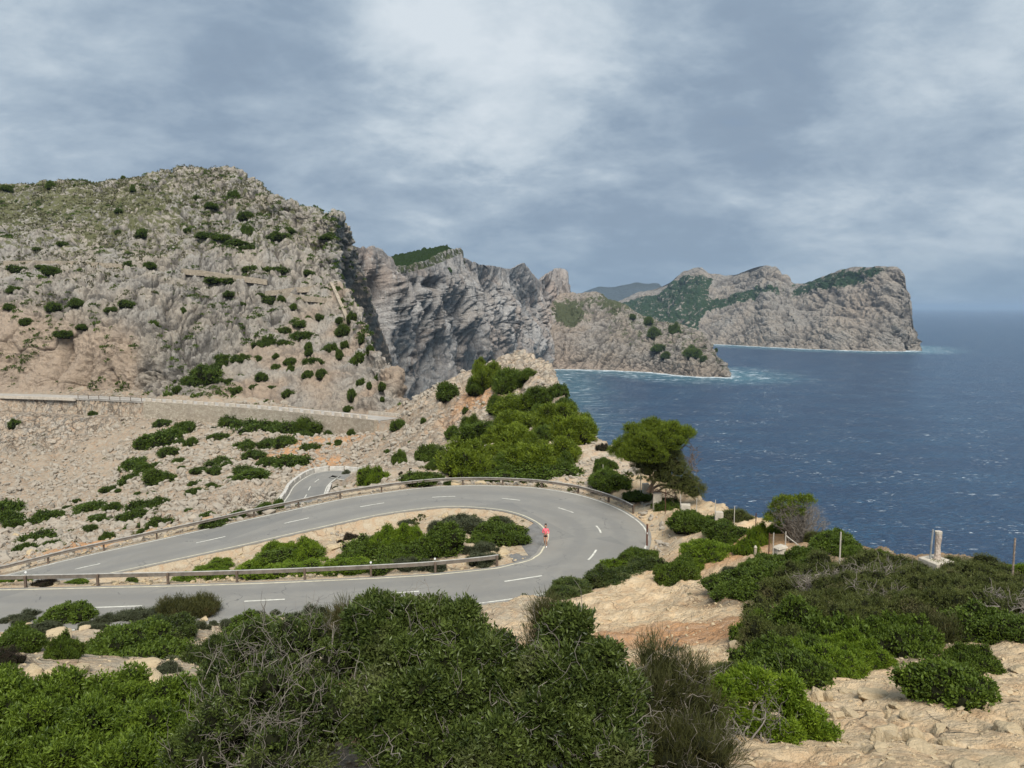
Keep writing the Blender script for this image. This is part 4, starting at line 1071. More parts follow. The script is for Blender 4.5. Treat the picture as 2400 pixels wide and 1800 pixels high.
# wires between the poles
# ================================================================== THE RUNNER
def skin_fig(name, chains, mat, parent, sub=2):
    """chains: list of point lists (x,y,z,r); shared coordinates are welded"""
    V = []; Rr = []; E = []; idx = {}
    for ch in chains:
        prev = None
        for x, y, z, r in ch:
            k = (round(x, 4), round(y, 4), round(z, 4))
            if k not in idx: idx[k] = len(V); V.append((x, y, z)); Rr.append(r)
            if prev is not None and prev != idx[k]: E.append((prev, idx[k]))
            prev = idx[k]
    me = bpy.data.meshes.new(name); me.from_pydata(V, E, []); o = bpy.data.objects.new(name, me); COL.objects.link(o)
    o.parent = parent; me.materials.append(mat)
    sk = o.modifiers.new('skin', 'SKIN'); sl = me.skin_vertices[0].data
    for i, r in enumerate(Rr): sl[i].radius = (r, r)
    sl[0].use_root = True; sk.use_smooth_shade = True
    if sub: s = o.modifiers.new('sub', 'SUBSURF'); s.levels = sub; s.render_levels = sub
    return o
def plain(name, c, rough=.7): 
    return simple(name, c, rough, .3, 12, .08)
SKIN = plain('sunlit_skin', (.42, .23, .15), .55)
def make_runner(loc, rz):
    root = empty('person', loc, rz)
    tag(root, 'runner in a pink long-sleeved top, black shorts and white shoes on the hairpin bend', 'person')
    # faces -Y; one foot down (her right, x<0 side), the other lifted behind
    P = (0, 0, .93, .125)
    hipL, kneeL, ankL = (.085, -.0, .90, .095), (.075, -.10, .50, .062), (.055, .06, .10, .036)
    hipR, kneeR, ankR = (-.085, 0, .90, .095), (-.09, -.02, .50, .062), (-.06, .20, .20, .036)
    body = [
      [P, (0, -.01, 1.05, .112), (0, -.02, 1.22, .125), (0, -.03, 1.36, .12), (0, -.04, 1.44, .06), (0, -.05, 1.50, .05), (0, -.06, 1.56, .085), (0, -.055, 1.645, .092), (0, -.045, 1.70, .06)],
      [P, hipL, (.08, -.06, .70, .083), kneeL, (.068, -.01, .33, .056), ankL, (.055, .03, .05, .034), (.055, -.12, .035, .028)],
      [P, hipR, (-.09, -.02, .70, .083), kneeR, (-.078, .10, .36, .056), ankR, (-.06, .24, .17, .034), (-.06, .22, .02, .028)],
      [(0, -.03, 1.36, .12), (.15, -.03, 1.39, .058), (.205, .02, 1.24, .045), (.235, .02, 1.12, .042), (.17, -.14, 1.10, .034), (.10, -.22, 1.13, .026)],
      [(0, -.03, 1.36, .12), (-.15, -.03, 1.39, .058), (-.21, .0, 1.24, .045), (-.235, .03, 1.12, .042), (-.17, -.12, 1.13, .034), (-.09, -.22, 1.17, .026)],
    ]
    skin_fig('body', body, SKIN, root)
    for s, (hx, hy, hz) in ((1, (.10, -.22, 1.13)), (-1, (-.09, -.22, 1.17))):
        chs = [[(hx, hy, hz, .026), (hx - s * .02, hy - .045, hz + .01, .028)]]
        for i, (dz, ln_) in enumerate([(.028, .055), (.010, .062), (-.008, .058), (-.026, .045)]):
            bx = hx - s * .02; a = (bx, hy - .045, hz + .01, .028)
            chs.append([a, (bx - s * .004, hy - .07, hz + dz, .0095), (bx - s * .012, hy - .07 - ln_ * .5, hz + dz, .0088), (bx - s * .035, hy - .07 - ln_ * .55, hz + dz - .004, .008)])
        chs.append([(hx, hy, hz, .026), (hx - s * .03, hy - .02, hz + .035, .0105), (hx - s * .05, hy - .045, hz + .04, .009)])
        skin_fig('hand', chs, SKIN, root, 1)
    pink = plain('pink_running_top', (.80, .16, .20)); blk = plain('black_shorts', (.018, .018, .022)); wh = plain('white_shoe', (.75, .75, .73)); hr = plain('dark_brown_hair', (.035, .02, .014), .5)
    k = 1.16
    def gr(c, f): return [(x, y, z, r * f) for x, y, z, r in c]
    top = [gr([(0, -.005, 1.0, .122), (0, -.01, 1.10, .112), (0, -.02, 1.22, .125), (0, -.03, 1.36, .12), (0, -.037, 1.42, .075)], 1.12)]
    for ch in body[3:]: top.append(gr([ch[0]] + ch[1:5], 1.12)[:1] + gr(ch[1:5], 1.22) + [tuple(list(np.array(ch[4][:3]) * .35 + np.array(ch[5][:3]) * .65) + [ch[5][3] * 1.25])])
    top = [[(*p[:3], p[3]) for p in c] for c in top]
    for c in top[1:]: c[0] = top[0][3]
    skin_fig('running_top', top, pink, root)
    sh = [[(0, 0, .93, .146), (0, -.005, 1.02, .128)], [(0, 0, .93, .146), (.085, 0, .90, .112), (.082, -.05, .74, .102)], [(0, 0, .93, .146), (-.085, 0, .90, .112), (-.09, -.018, .74, .102)]]
    skin_fig('shorts', sh, blk, root)
    for a, b_ in (((.055, .045, .05), (.055, -.15, .035)), ((-.06, .27, .185), (-.06, .23, -.015 + .02))):
        a = np.array(a); b_ = np.array(b_); skin_fig('shoe', [[(*a, .045), (*(a * .5 + b_ * .5), .042), (*b_, .036)]], wh, root, 2)
    skin_fig('hair', [[(0, -.02, 1.72, .075), (0, .015, 1.67, .088), (0, .04, 1.60, .06)], [(0, -.02, 1.72, .075), (0, -.07, 1.735, .05)], [(0, .015, 1.67, .088), (0, .095, 1.66, .03), (.015, .16, 1.60, .032), (.02, .18, 1.50, .018)]], hr, root)
    f = MB()
    for s in (-1, 1): f.box((s * .033, -.150, 1.628), (.026, .012, .012))
    f.build('eyes', hr, root, bevel=.003)
    f = MB(); f.box((0, -.158, 1.600), (.022, .028, .042), taper=.5); f.build('nose', SKIN, root, bevel=.005)
    f = MB(); f.box((0, -.146, 1.560), (.045, .012, .012)); f.build('mouth', plain('lips', (.35, .12, .10)), root, bevel=.003)
    f = MB()
    for s in (-1, 1): f.box((s * .092, -.05, 1.625), (.018, .03, .055))
    f.build('ears', SKIN, root, bevel=.006)
    return root
pr_ = PD(1279, 1283, 17.5); pr_[2] = 112.5 + .005
make_runner(tuple(pr_), R(-8))
# ================================================================== PLANTS
def foliage_mat(name, dark, light, trans=.25, rough=.55, olive=None):
    m, nt, out = new_mat(name)
    t = nt.attr('tint'); oi = nt.node('ShaderNodeObjectInfo').outputs['Random']
    pos = nt.node('ShaderNodeTexCoord').outputs['Object']
    patch = nt.noise(pos, 2.2, 3, .6)
    v = nt.m('ADD', nt.m('MULTIPLY', t, .75), nt.m('MULTIPLY', nt.m('SUBTRACT', patch, .5), 1.1), clamp=True)
    c = nt.mix(v, dark, light)
    if olive: c = nt.mix(nt.ramp(nt.noise(pos, 1.3, 4, .6), .52, .66, 0, .7), c, olive)
    c = nt.mix(nt.m('MULTIPLY', oi, .30), c, tuple(q * .6 for q in dark))
    b = nt.node('ShaderNodeBsdfPrincipled'); nt.put(b.inputs['Base Color'], c); b.inputs['Roughness'].default_value = rough
    b.inputs['Specular IOR Level'].default_value = .25
    tr = nt.node('ShaderNodeBsdfTranslucent'); nt.put(tr.inputs['Color'], c)
    mx = nt.node('ShaderNodeMixShader'); mx.inputs[0].default_value = trans
    nt.l.new(b.outputs[0], mx.inputs[1]); nt.l.new(tr.outputs[0], mx.inputs[2]); nt.l.new(mx.outputs[0], out.inputs[0])
    return m
FM = {
 'mastic': foliage_mat('mastic_leaves', (.042, .070, .009), (.160, .225, .025)),
 'dark': foliage_mat('dark_cushion_leaves', (.034, .058, .008), (.130, .190, .022)),
 'bright': foliage_mat('bright_leaves', (.075, .130, .009), (.270, .360, .025), .35),
 'pine': foliage_mat('pine_needles', (.060, .092, .008), (.290, .360, .028), .32),
 'grey': foliage_mat('rosemary_leaves', (.060, .072, .036), (.150, .160, .085)),
 'olive': foliage_mat('heath_leaves', (.046, .060, .013), (.170, .185, .045), olive=(.150, .125, .065)),
 'broom': foliage_mat('broom_stems', (.050, .055, .016), (.140, .140, .045), olive=(.13, .09, .04)),
 'brown': foliage_mat('dry_brown_leaves', (.035, .026, .018), (.085, .060, .038)),
 'leafbush': foliage_mat('leafy_bush_leaves', (.045, .076, .010), (.210, .290, .030), .3, .45),
 'deep': foliage_mat('evergreen_leaves', (.018, .032, .008), (.165, .212, .045), .25, .36, olive=(.150, .165, .060)),
}
M_TWIG = simple('grey_twigs', (.20, .175, .145), .85, .2, 8, .25)
M_BARK = simple('brown_bark', (.15, .11, .08), .9, .15, 8, .3, .5, 25)
M_CORE = simple('inner_shade_core', (.014, .015, .008), 1., .0, 3, .3)  # near-black hull colour standing in for the shade between leaves
UPV = np.array([0, 0, 1.])
def leaf_quads(P, D, size, aspect, rng, flat=.5):
    """diamond leaves: base P, pointing along D"""
    n = len(P); D = D / (np.linalg.norm(D, axis=1)[:, None] + 1e-9)
    rv = rng.normal(size=(n, 3)); W = np.cross(D, rv); W /= np.linalg.norm(W, axis=1)[:, None] + 1e-9
    s = size * rng.uniform(.65, 1.3, (n, 1)); w = s / aspect
    tip = P + D * s; mid = P + D * s * .5 + np.cross(W, D) * w * .15
    V = np.stack([P, mid - W * w * .5, tip, mid + W * w * .5], 1).reshape(-1, 3)
    return V, np.arange(4 * n).reshape(-1, 4)
def sphere_dirs(n, rng, zmin=-.2):
    z = rng.uniform(zmin, 1, n); a = rng.uniform(0, 2 * math.pi, n); r = np.sqrt(1 - z * z)
    return np.stack([r * np.cos(a), r * np.sin(a), z], 1)
def tips_on_lumps(lumps, n, rng, zmin=-.25, depth=.35):
    """points in the outer shell of a union of ellipsoidal lumps (cx,cy,cz,rx,ry,rz)"""
    L_ = np.array(lumps, float); ar = (L_[:, 3] * L_[:, 4] + L_[:, 5] * L_[:, 3]); ar = ar / ar.sum()
    P = []; Dn = []; got = 0
    while got < n:
        k = rng.choice(len(L_), n, p=ar); d = sphere_dirs(n, rng, zmin)
        s = 1 - depth * rng.uniform(0, 1, n) ** 2.2
        p = L_[k, :3] + d * L_[k, 3:] * s[:, None]
        q = (p[:, None] - L_[None, :, :3]) / L_[None, :, 3:]; rr_ = np.linalg.norm(q, axis=2); rr_[np.arange(n), k] = 9
        ok = rr_.min(1) > .80
        nr = d / L_[k, 3:]; nr /= np.linalg.norm(nr, axis=1)[:, None]
        P.append(p[ok]); Dn.append(nr[ok]); got += ok.sum()
        if len(P) > 12: break
    return np.concatenate(P)[:n], np.concatenate(Dn)[:n]
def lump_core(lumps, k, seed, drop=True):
    """near-black hulls filling the lumps, inner shade put into their colour, so that they are not see-through"""
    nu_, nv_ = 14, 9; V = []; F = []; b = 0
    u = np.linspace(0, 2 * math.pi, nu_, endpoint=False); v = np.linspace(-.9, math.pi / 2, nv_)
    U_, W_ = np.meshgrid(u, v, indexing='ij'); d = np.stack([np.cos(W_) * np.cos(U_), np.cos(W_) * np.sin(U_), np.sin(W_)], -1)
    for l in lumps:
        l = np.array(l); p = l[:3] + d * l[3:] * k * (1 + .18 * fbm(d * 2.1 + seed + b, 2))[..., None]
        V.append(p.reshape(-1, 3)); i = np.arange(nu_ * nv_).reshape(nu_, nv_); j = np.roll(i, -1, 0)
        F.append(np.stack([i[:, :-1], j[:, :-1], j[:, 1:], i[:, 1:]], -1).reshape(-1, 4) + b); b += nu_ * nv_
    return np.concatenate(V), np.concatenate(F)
def foliage(lumps, ntips, per, size, aspect, seed, spread=.9, up=.45, core=.78, zmin=-.25, depth=.35, inner=.0):
    rng = np.random.RandomState(seed)
    P, D = tips_on_lumps(lumps, ntips, rng, zmin, depth)
    D = D + UPV * up; D /= np.linalg.norm(D, axis=1)[:, None]
    tipt = rng.uniform(0, 1, len(P))
    PP = np.repeat(P, per, 0); DD = np.repeat(D, per, 0); n = len(PP)
    PP = PP + DD * rng.uniform(-.9, .9, (n, 1)) * size + rng.normal(size=(n, 3)) * size * .25
    DD = DD + rng.normal(size=(n, 3)) * spread
    V, F = leaf_quads(PP, DD, size, aspect, rng)
    z = np.repeat(tipt, per)
    tint = np.repeat(np.clip(.5 * z + .5 * rng.uniform(0, 1, n), 0, 1), 4)
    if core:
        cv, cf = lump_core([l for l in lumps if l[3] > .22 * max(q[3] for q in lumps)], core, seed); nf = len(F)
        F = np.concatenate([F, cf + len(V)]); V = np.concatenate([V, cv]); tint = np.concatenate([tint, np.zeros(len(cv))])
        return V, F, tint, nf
    return V, F, tint, len(F)
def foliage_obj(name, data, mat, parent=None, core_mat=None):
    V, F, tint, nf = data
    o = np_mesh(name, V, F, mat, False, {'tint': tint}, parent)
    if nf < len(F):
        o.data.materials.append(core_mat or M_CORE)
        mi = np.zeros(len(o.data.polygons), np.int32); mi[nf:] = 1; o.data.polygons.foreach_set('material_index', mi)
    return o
def tubes(paths, k=4):
    """many thin branches as one mesh; paths: (points, radii)"""
    b = MB()
    for p, r in paths: b.tube(p, r, k, False)
    return b
def wander(a, b, n, amp, rng, sag=0):
    t = np.linspace(0, 1, n)[:, None]; p = np.array(a) * (1 - t) + np.array(b) * t
    w_ = np.cumsum(rng.normal(size=(n, 3)), 0); w_ -= w_[0]; w_ -= t * w_[-1]
    p = p + w_ * amp * np.linalg.norm(np.array(b) - np.array(a)) / n ** .5 * .5
    p[:, 2] -= sag * 4 * (t * (1 - t))[:, 0]
    return p
def twig_set(lumps, base, nmain, nsub, rng, r0=.03, reach=.95, out=.0, zmin=0.):
    """branches from the base to the lumps' outsides, each with forking twigs"""
    paths = []; P, D = tips_on_lumps(lumps, nmain, rng, zmin, .2)
    for i in range(len(P)):
        bb = np.array(base) + rng.normal(size=3) * [.15, .15, 0]
        m_ = catmull(wander(bb, bb + (P[i] - bb) * reach, 6, .4, rng), 9); paths.append((m_, np.linspace(r0, r0 * .25, 9)))
        for j in range(nsub):
            q = m_[rng.randint(4, 9)]; dr = D[i] + rng.normal(size=3) * .7 + UPV * .3; dr /= np.linalg.norm(dr)
            ln_ = rng.uniform(.5, 1.) * (.22 + out); s_ = wander(q, q + dr * ln_, 5, .6, rng); paths.append((s_, np.linspace(r0 * .28, r0 * .10, 5)))
            for _ in range(2):
                q2 = s_[rng.randint(1, 5)]; d2 = dr + rng.normal(size=3) * .6; d2 /= np.linalg.norm(d2)
                paths.append((wander(q2, q2 + d2 * ln_ * .5, 4, .5, rng), np.linspace(r0 * .13, r0 * .07, 4)))
    return paths
def sublumps(L_, rng, k=4, f=.42, up=.25):
    """smaller clumps budding from each lump: a ragged outline"""
    out = list(L_)
    for l in L_:
        for _ in range(k):
            d = sphere_dirs(1, rng, -.1)[0]; d[2] += up; d /= np.linalg.norm(d); g_ = f * rng.uniform(.6, 1.25)
            out.append((l[0] + d[0] * l[3] * .92, l[1] + d[1] * l[4] * .92, l[2] + d[2] * l[5] * .88, l[3] * g_, l[4] * g_, l[5] * g_ * 1.1))
    return out
def dome(rng, n=7, h=.55, spread=.62, lr=(.28, .52)):
    """lumps of a shrub of radius about 1, of uneven outline"""
    L_ = [(rng.uniform(-.15, .15), rng.uniform(-.15, .15), h * .2, .52, .52, h * .7)]
    ax = rng.uniform(0, 3.14); el = rng.uniform(.6, 1.)
    for i in range(n):
        a = i / n * 2 * math.pi + rng.uniform(-.5, .5); r = spread * rng.uniform(.45, 1.15); s = rng.uniform(*lr)
        x, y = r * math.cos(a), r * math.sin(a) * el
        L_.append((x * math.cos(ax) - y * math.sin(ax), x * math.sin(ax) + y * math.cos(ax), h * rng.uniform(.0, .35) * (1.2 - r), s, s, h * rng.uniform(.35, .95) * s / .48))
    return sublumps(L_, rng, 4)
# prototypes: kind -> list of meshes of radius about 1
PROTO = {}
def proto(kind, mat, count, ntips, per, size, aspect, h, spread=.8, up=.4, n=7, **kw):
    PROTO[kind] = []
    for s in range(count):
        rng = np.random.RandomState(sum(map(ord, kind)) * 31 + s)
        d = foliage(dome(rng, n, h), ntips, per, size, aspect, s * 7 + 3, spread, up, **kw)
        o = foliage_obj('shrub', d, FM[mat]); PROTO[kind].append(o.data); bpy.data.objects.remove(o)
proto('dark', 'dark', 4, 700, 5, .12, 1.9, .62, core=.84)
proto('mound', 'mastic', 4, 1500, 5, .085, 1.9, .68, core=.84)
proto('wide', 'mastic', 3, 2600, 6, .055, 2.0, .55, n=9, core=.85)
proto('grey', 'grey', 4, 1300, 6, .075, 4.5, .50, up=.7, n=6, core=.82)
proto('pine', 'pine', 5, 1400, 8, .13, 4.5, .95, up=.9, spread=.55, n=9, core=.74, depth=.4)
proto('pinedark', 'mastic', 4, 1200, 8, .13, 4.5, .9, up=.9, spread=.55, n=9, core=.74, depth=.4)
proto('bright', 'bright', 4, 2400, 6, .065, 2.6, .62, n=9, up=.6, core=.82)
proto('olive', 'olive', 4, 2400, 6, .060, 4., .62, n=9, up=.5, core=.80, depth=.45)
proto('heath', 'olive', 3, 2400, 6, .060, 4., .75, n=9, up=.8, core=.78, depth=.45)
proto('leafy', 'mastic', 4, 2600, 6, .058, 1.7, .60, n=9, up=.5, core=.84)
proto('deepg', 'deep', 4, 2600, 6, .060, 2.6, .66, n=9, up=.6, core=.82)
proto('brown', 'brown', 2, 900, 6, .08, 4, .6, n=6, up=.6, core=.8)
proto('broom', 'broom', 3, 1500, 7, .20, 13, 1.0, n=6, up=1.6, spread=.30, core=.6, depth=.6)

KINDTXT = {'dark': 'dark cushion shrub', 'mound': 'round mastic shrub', 'wide': 'spreading green shrub', 'grey': 'grey rosemary shrub', 'pine': 'bright green pine', 'pinedark': 'dark green pine',
           'bright': 'bright green shrub', 'olive': 'olive scrub bush', 'heath': 'upright heath bush', 'leafy': 'glossy green shrub', 'deepg': 'deep green shrub', 'brown': 'dry brown shrub', 'broom': 'olive broom bush'}
NUMW = ['leftmost', 'second from left', 'third from left', 'fourth from left', 'fifth from left', 'sixth from left', 'seventh from left', 'eighth from left', 'ninth from left', 'tenth from left', 'eleventh from left', 'twelfth from left',
        'thirteenth from left', 'fourteenth from left', 'fifteenth from left']
rngp = np.random.RandomState(11)
PLANTS = []
def plants(zone, x0, y0, sc, items, defkind, where, dmin=0, dmax=1e9, hk=1., bury=.12, rk=1.):
    for it in items:
        cx_, cy_, w_, h_ = it[:4]; kd = it[4] if len(it) > 4 and it[4] else defkind; lab = it[5] if len(it) > 5 else None
        Yf = it[6] if len(it) > 6 else None
        px = x0 + cx_ / sc; py = y0 + cy_ / sc; w2 = w_ / sc; h2 = h_ / sc
        if Yf: q = gpos(px, Yf); d = proj(q)[2]
        else: q, d = pick(px, py + min(.3 * h2, max(-.1 * h2, .5 * h2 - .13 * w2)), 4, dmin, dmax)
        if q is None: continue
        r = w2 / 2 * d / FOC * 1.08 * rk
        H = h2 * d / FOC
        me = PROTO[kd][rngp.randint(len(PROTO[kd]))]
        nm = 'pine_tree' if kd in ('pine', 'pinedark') else 'shrub'
        o = bpy.data.objects.new(nm, me); COL.objects.link(o)
        protoH = {'dark': .62, 'mound': .68, 'wide': .55, 'grey': .5, 'pine': .95, 'pinedark': .9, 'bright': .62, 'olive': .62, 'heath': .75, 'leafy': .6, 'deepg': .66, 'brown': .6, 'broom': 1.25}[kd]
        hz = max(.30 * r, min(1.5 * r, H * .85 * hk)) / protoH
        o.location = (q[0], q[1], q[2] - bury * hz * .5); o.scale = (r, r * rngp.uniform(.85, 1.1), hz); o.rotation_euler = (rngp.uniform(-.08, .08), rngp.uniform(-.08, .08), rngp.uniform(0, 6.28))
        PLANTS.append(dict(o=o, zone=zone, where=where, kd=kd, px=px, py=py, w=w2, lab=lab))
ORD = ['first', 'second', 'third', 'fourth', 'fifth', 'sixth', 'seventh', 'eighth', 'ninth', 'tenth', 'eleventh', 'twelfth']
def label_plants():
    from collections import defaultdict
    Z = defaultdict(list)
    for p in PLANTS:
        o = p['o']; o['category'] = 'pine' if 'pine' in p['kd'] else 'shrub'; o['group'] = 'shrubs and pines ' + p['where']
        if p['lab']: o['label'] = p['lab']
        else: Z[(p['where'], p['kd'], p['w'] < 22)].append(p)
    for (where, kd, small), v in Z.items():
        v.sort(key=lambda p: p['py']); nrow = max(1, int(math.ceil(len(v) / 6.)))
        pre = ('small ' if small else '') + KINDTXT[kd] + ' ' + where
        for ri, idx in enumerate(np.array_split(np.arange(len(v)), nrow)):
            vv = sorted([v[i] for i in idx], key=lambda p: p['px'])
            for j, p in enumerate(vv):
                if len(v) == 1: p['o']['label'] = pre; continue
                row = '' if nrow == 1 else (' in the %s row' % ('upper', 'lower')[ri] if nrow == 2 else ' in the %s row down' % ORD[ri])
                p['o']['label'] = pre + ', ' + (NUMW[j] if len(vv) > 1 else 'alone') + row
K = 2.765
plants('scree', 0, 900, K, [(1050,250,90,50),(960,370,140,100),(1080,330,220,120),(1190,280,140,80),(860,520,150,90),(840,610,130,90),(940,540,120,80),(1045,600,170,100,'mound'),(1020,520,60,45),(1090,430,100,60),(1170,490,80,60),(1165,370,60,40),(1235,370,80,80),(1415,335,100,60),
 (1540,250,160,90),(1660,280,200,110),(1840,290,150,110),(1600,395,110,60),(1760,380,130,80),(1850,370,110,90),(2020,405,110,70),(1930,510,230,100,'dark','large smooth dark green shrub on the scree just above the lower road'),(1650,455,110,60),(1720,500,110,60),(1440,510,140,70),(1400,560,80,60),(1290,555,80,35),(1600,560,120,70),(1640,590,190,80),
 (1510,610,90,40),(1290,640,110,60),(1270,700,110,50),(1370,650,80,50),(710,680,90,40),(600,800,200,90),(740,790,90,70),(320,850,180,100),(40,790,190,130),(30,860,150,90),(110,900,110,60),(230,1000,220,120),(150,1060,120,70),(340,1040,120,60),(650,870,120,50),(590,925,60,40),(695,975,70,60),
 (930,790,150,100),(1030,755,90,60),(900,830,120,70),(820,860,90,60),(880,930,140,60),(1040,880,120,80),(960,940,100,50),(1220,830,90,60),(1340,840,80,40),(1560,830,110,70),(1480,880,120,50),(1390,905,120,50),(1720,790,120,90),(1650,840,70,60),(1800,770,70,90),(600,180,50,40),(95,250,50,60),
 (1380,285,50,40,'grey'),(900,710,60,30),(1470,330,60,40),(2130,390,30,25),(2190,385,50,30),(760,690,40,25),(500,750,40,25),(440,800,60,40),(1180,540,40,20),(980,700,50,25)], 'dark', 'on the scree slope', dmin=60, hk=.8, rk=1.32, bury=.3)
plants('wall', 0, 900, K, [(2040,265,250,150,'pinedark','big dark bushy tree growing against the stone retaining wall'),(2140,315,90,60,'dark'),(1960,330,120,70,'dark')], 'dark', 'at the foot of the retaining wall', dmin=60, hk=.72)
plants('knollL', 600, 800, K, [(620,600,60,60),(530,660,50,30),(920,540,100,65),(590,445,75,35),(780,885,210,120,'bright','bright green shrub just behind the guardrail at the foot of the knoll'),(930,770,110,70,'mound'),(1120,740,190,110,'mound'),(1150,805,130,60,'mound'),(1050,735,50,50),(1080,905,250,80,'mound'),
 (1290,690,60,50),(1270,600,110,80),(1240,335,180,95),(1085,510,40,40),(1360,450,40,40),(850,715,40,20),(1000,650,40,25),(720,970,40,30,'brown'),(940,850,30,25,'brown'),(1000,830,25,20,'brown'),(1430,760,30,25),(580,850,60,30,'grey'),(510,955,50,30,'grey')], 'dark', 'on the knoll slope', dmin=50)
plants('knoll', 600, 800, K, [(1390,540,120,120,'pinedark'),(1470,600,260,120,'pinedark'),(1360,775,300,200,'pine'),(1500,235,170,180,'pine'),(1430,300,120,90,'pinedark'),(1650,260,190,140,'pinedark'),(1755,225,110,80,'pinedark'),(1560,410,90,110,'pinedark'),(1690,425,280,140),(1850,370,190,120,'pinedark'),
 (1960,480,240,140),(1700,520,280,120),(2050,590,260,180),(1680,640,300,170),(1870,610,180,110,'pinedark'),(1780,780,340,190),(1940,740,220,160),(1990,820,170,130,'pinedark'),(1700,860,320,90,'mound'),(1480,830,180,90),(1600,800,140,110,'pinedark'),(1560,720,160,100),(1450,140,60,50,'pine'),(1960,320,100,90,'dark'),
 (1830,470,100,100,'pinedark'),(1870,860,260,90,'mound'),(1600,860,140,70,'mound'),(2010,420,120,90,'pinedark'),(2090,520,120,100),(1900,560,160,110),(1800,690,200,120),(1560,640,180,100),(2020,700,160,100),(1660,560,160,90)], 'pine', 'on the knoll crest', dmin=50, hk=.95, rk=1.2)
plants('bendR', 600, 800, K, [(1890,885,360,100,'mound','wide green shrub behind the guardrail at the top of the bend'),(1480,880,200,50,'mound'),(1250,920,60,30,'mound')], 'mound', 'behind the bend rail', dmin=50)
plants('cliffR', 1300, 900, K, [(320,525,170,105,'leafy','round dark shrub on the pale promontory left of the leaning pine'),(315,418,115,50,'brown'),(350,640,320,120,'leafy','wide dark shrub between the guardrail end and the leaning pine'),(540,735,190,60,'leafy'),(730,790,200,75,'leafy'),(885,895,330,150,'leafy','big dark mound shrub beside the pale clearing'),(1190,875,240,100,'olive'),
 (1110,975,370,120,'leafy'),(1030,1090,360,125,'bright','bright green cushion shrub right of the pale clearing'),(1320,970,170,210,'bright','tall bright green bush left of the rusty mesh panel'),(1430,940,150,110,'bright'),(920,1155,180,60,'bright'),(1240,1060,180,120,'bright'),
 (540,1115,240,95,'leafy'),(330,1275,320,120,'deepg'),(560,1225,420,140,'deepg'),(800,1205,300,160,'leafy'),(120,1330,320,110,'deepg'),(60,1370,260,80,'deepg'),(400,1200,260,90,'bright')], 'leafy', 'above the sea cliff', dmin=24, hk=.9)
plants('cliffR2', 1300, 900, K, [(1160,1225,150,75,'grey'),(1290,1190,200,80,'leafy'),(1260,1330,420,150,'leafy'),(1120,1350,200,90,'leafy'),(1450,1260,380,170,'leafy'),(1500,1170,320,130,'leafy'),(1640,1120,240,110,'leafy'),(1820,1045,300,150,'leafy','dark green bush at the cliff edge left of the tall pole'),(1930,1100,220,90,'leafy'),(1650,1210,300,130,'leafy'),(1360,1340,340,150,'leafy'),(2110,1125,140,90,'bright','small bright yellow-green tuft at the cliff edge'),(1700,1000,150,100,'olive')], 'leafy', 'around the mesh panel', dmin=20, hk=.9, rk=1.15)
plants('scrub', 1600, 1200, K, [(900,430,300,190),(1150,400,330,190,'heath'),(1340,430,300,180,'heath'),(1530,450,330,170),(1760,440,330,150),(1960,480,340,190),(2150,560,330,220),(2200,400,190,130,'bright'),(700,520,320,220,'heath'),(450,780,200,190,'mound'),(600,850,320,250),(820,790,340,240,'mound'),(1030,830,320,260,'mound'),
 (560,960,320,200,'mound'),(760,1030,340,220,'mound'),(960,1000,340,200,'bright'),(1160,950,300,180,'bright'),(1360,800,320,230,'leafy'),(1510,870,300,220,'mound'),(1700,760,260,190,'broom','tall feathery broom tuft in the middle of the right-hand scrub'),(1950,740,320,180,'mound'),(2150,750,280,160,'mound'),(1250,650,330,210),(1050,600,280,210),(1620,610,330,200),(1860,610,330,190,'heath'),(2080,640,280,160),
 (850,620,280,200,'heath'),(1450,620,280,180,'olive'),(1000,480,260,160,'heath'),(2300,620,300,200),(2350,500,300,200),(1250,375,300,120),(1450,385,300,120),(1880,400,260,110),(2030,410,300,120),(1200,520,300,180),(1400,540,300,180),(1750,530,300,180),(650,700,300,200),(1150,740,300,200),(1050,900,300,200,'bright'),(900,920,300,180,'mound'),(680,930,300,180,'bright'),(1950,560,300,180),(560,1060,260,140,'mound')], 'olive', 'in the right-hand scrub', dmin=8, dmax=40, hk=1.0, rk=1.45)
plants('rightfg', 1600, 1200, K, [(1750,1110,560,330,'mound','dense round green shrub on the stony ground at lower right'),(1860,950,330,200,'leafy','grey-green shrub merging with the scrub above the stony ground'),(310,1060,340,150,'olive','small wiry grey-green bush beside the path at lower right')], 'deepg', 'on the stony ground', dmin=6, dmax=30, hk=.75)
plants('leftfg', 0, 1200, K, [(450,665,320,130,'mound','dark rounded shrub at the near road edge, far left'),(150,695,220,55),(570,735,130,50),(340,745,170,60),(240,775,250,70),(80,860,400,190,'leafy','green shrub cut by the left edge of the photo, below the road'),(810,880,700,260,'wide','largest rounded shrub on the left slope below the road'),(400,890,240,180,'leafy'),(1060,775,420,160,'deepg'),
 (900,695,320,85),(700,705,180,75),(1275,750,170,90),(1500,725,150,65),(1390,718,65,50),(1670,695,200,65),(1860,690,110,45),(2010,705,330,100),(2180,690,200,90),(1780,662,110,35),(1400,900,380,230,'deepg'),(1640,800,440,170,'wide'),(1100,1025,210,80),(30,965,230,90,'brown'),(330,830,140,45),(560,770,200,60),(860,745,160,50),(40,700,130,40),(1180,700,120,50,'brown')], 'grey', 'below the near road', dmin=10, dmax=60, hk=.9)
plants('leftbroom', 0, 1200, K, [(1160,625,240,170,'broom','left clump of the tall olive broom standing at the near road edge'),(1320,620,240,180,'broom','right clump of the tall olive broom standing at the near road edge')], 'broom', 'at the near road edge', dmin=10, dmax=60, hk=1.1)
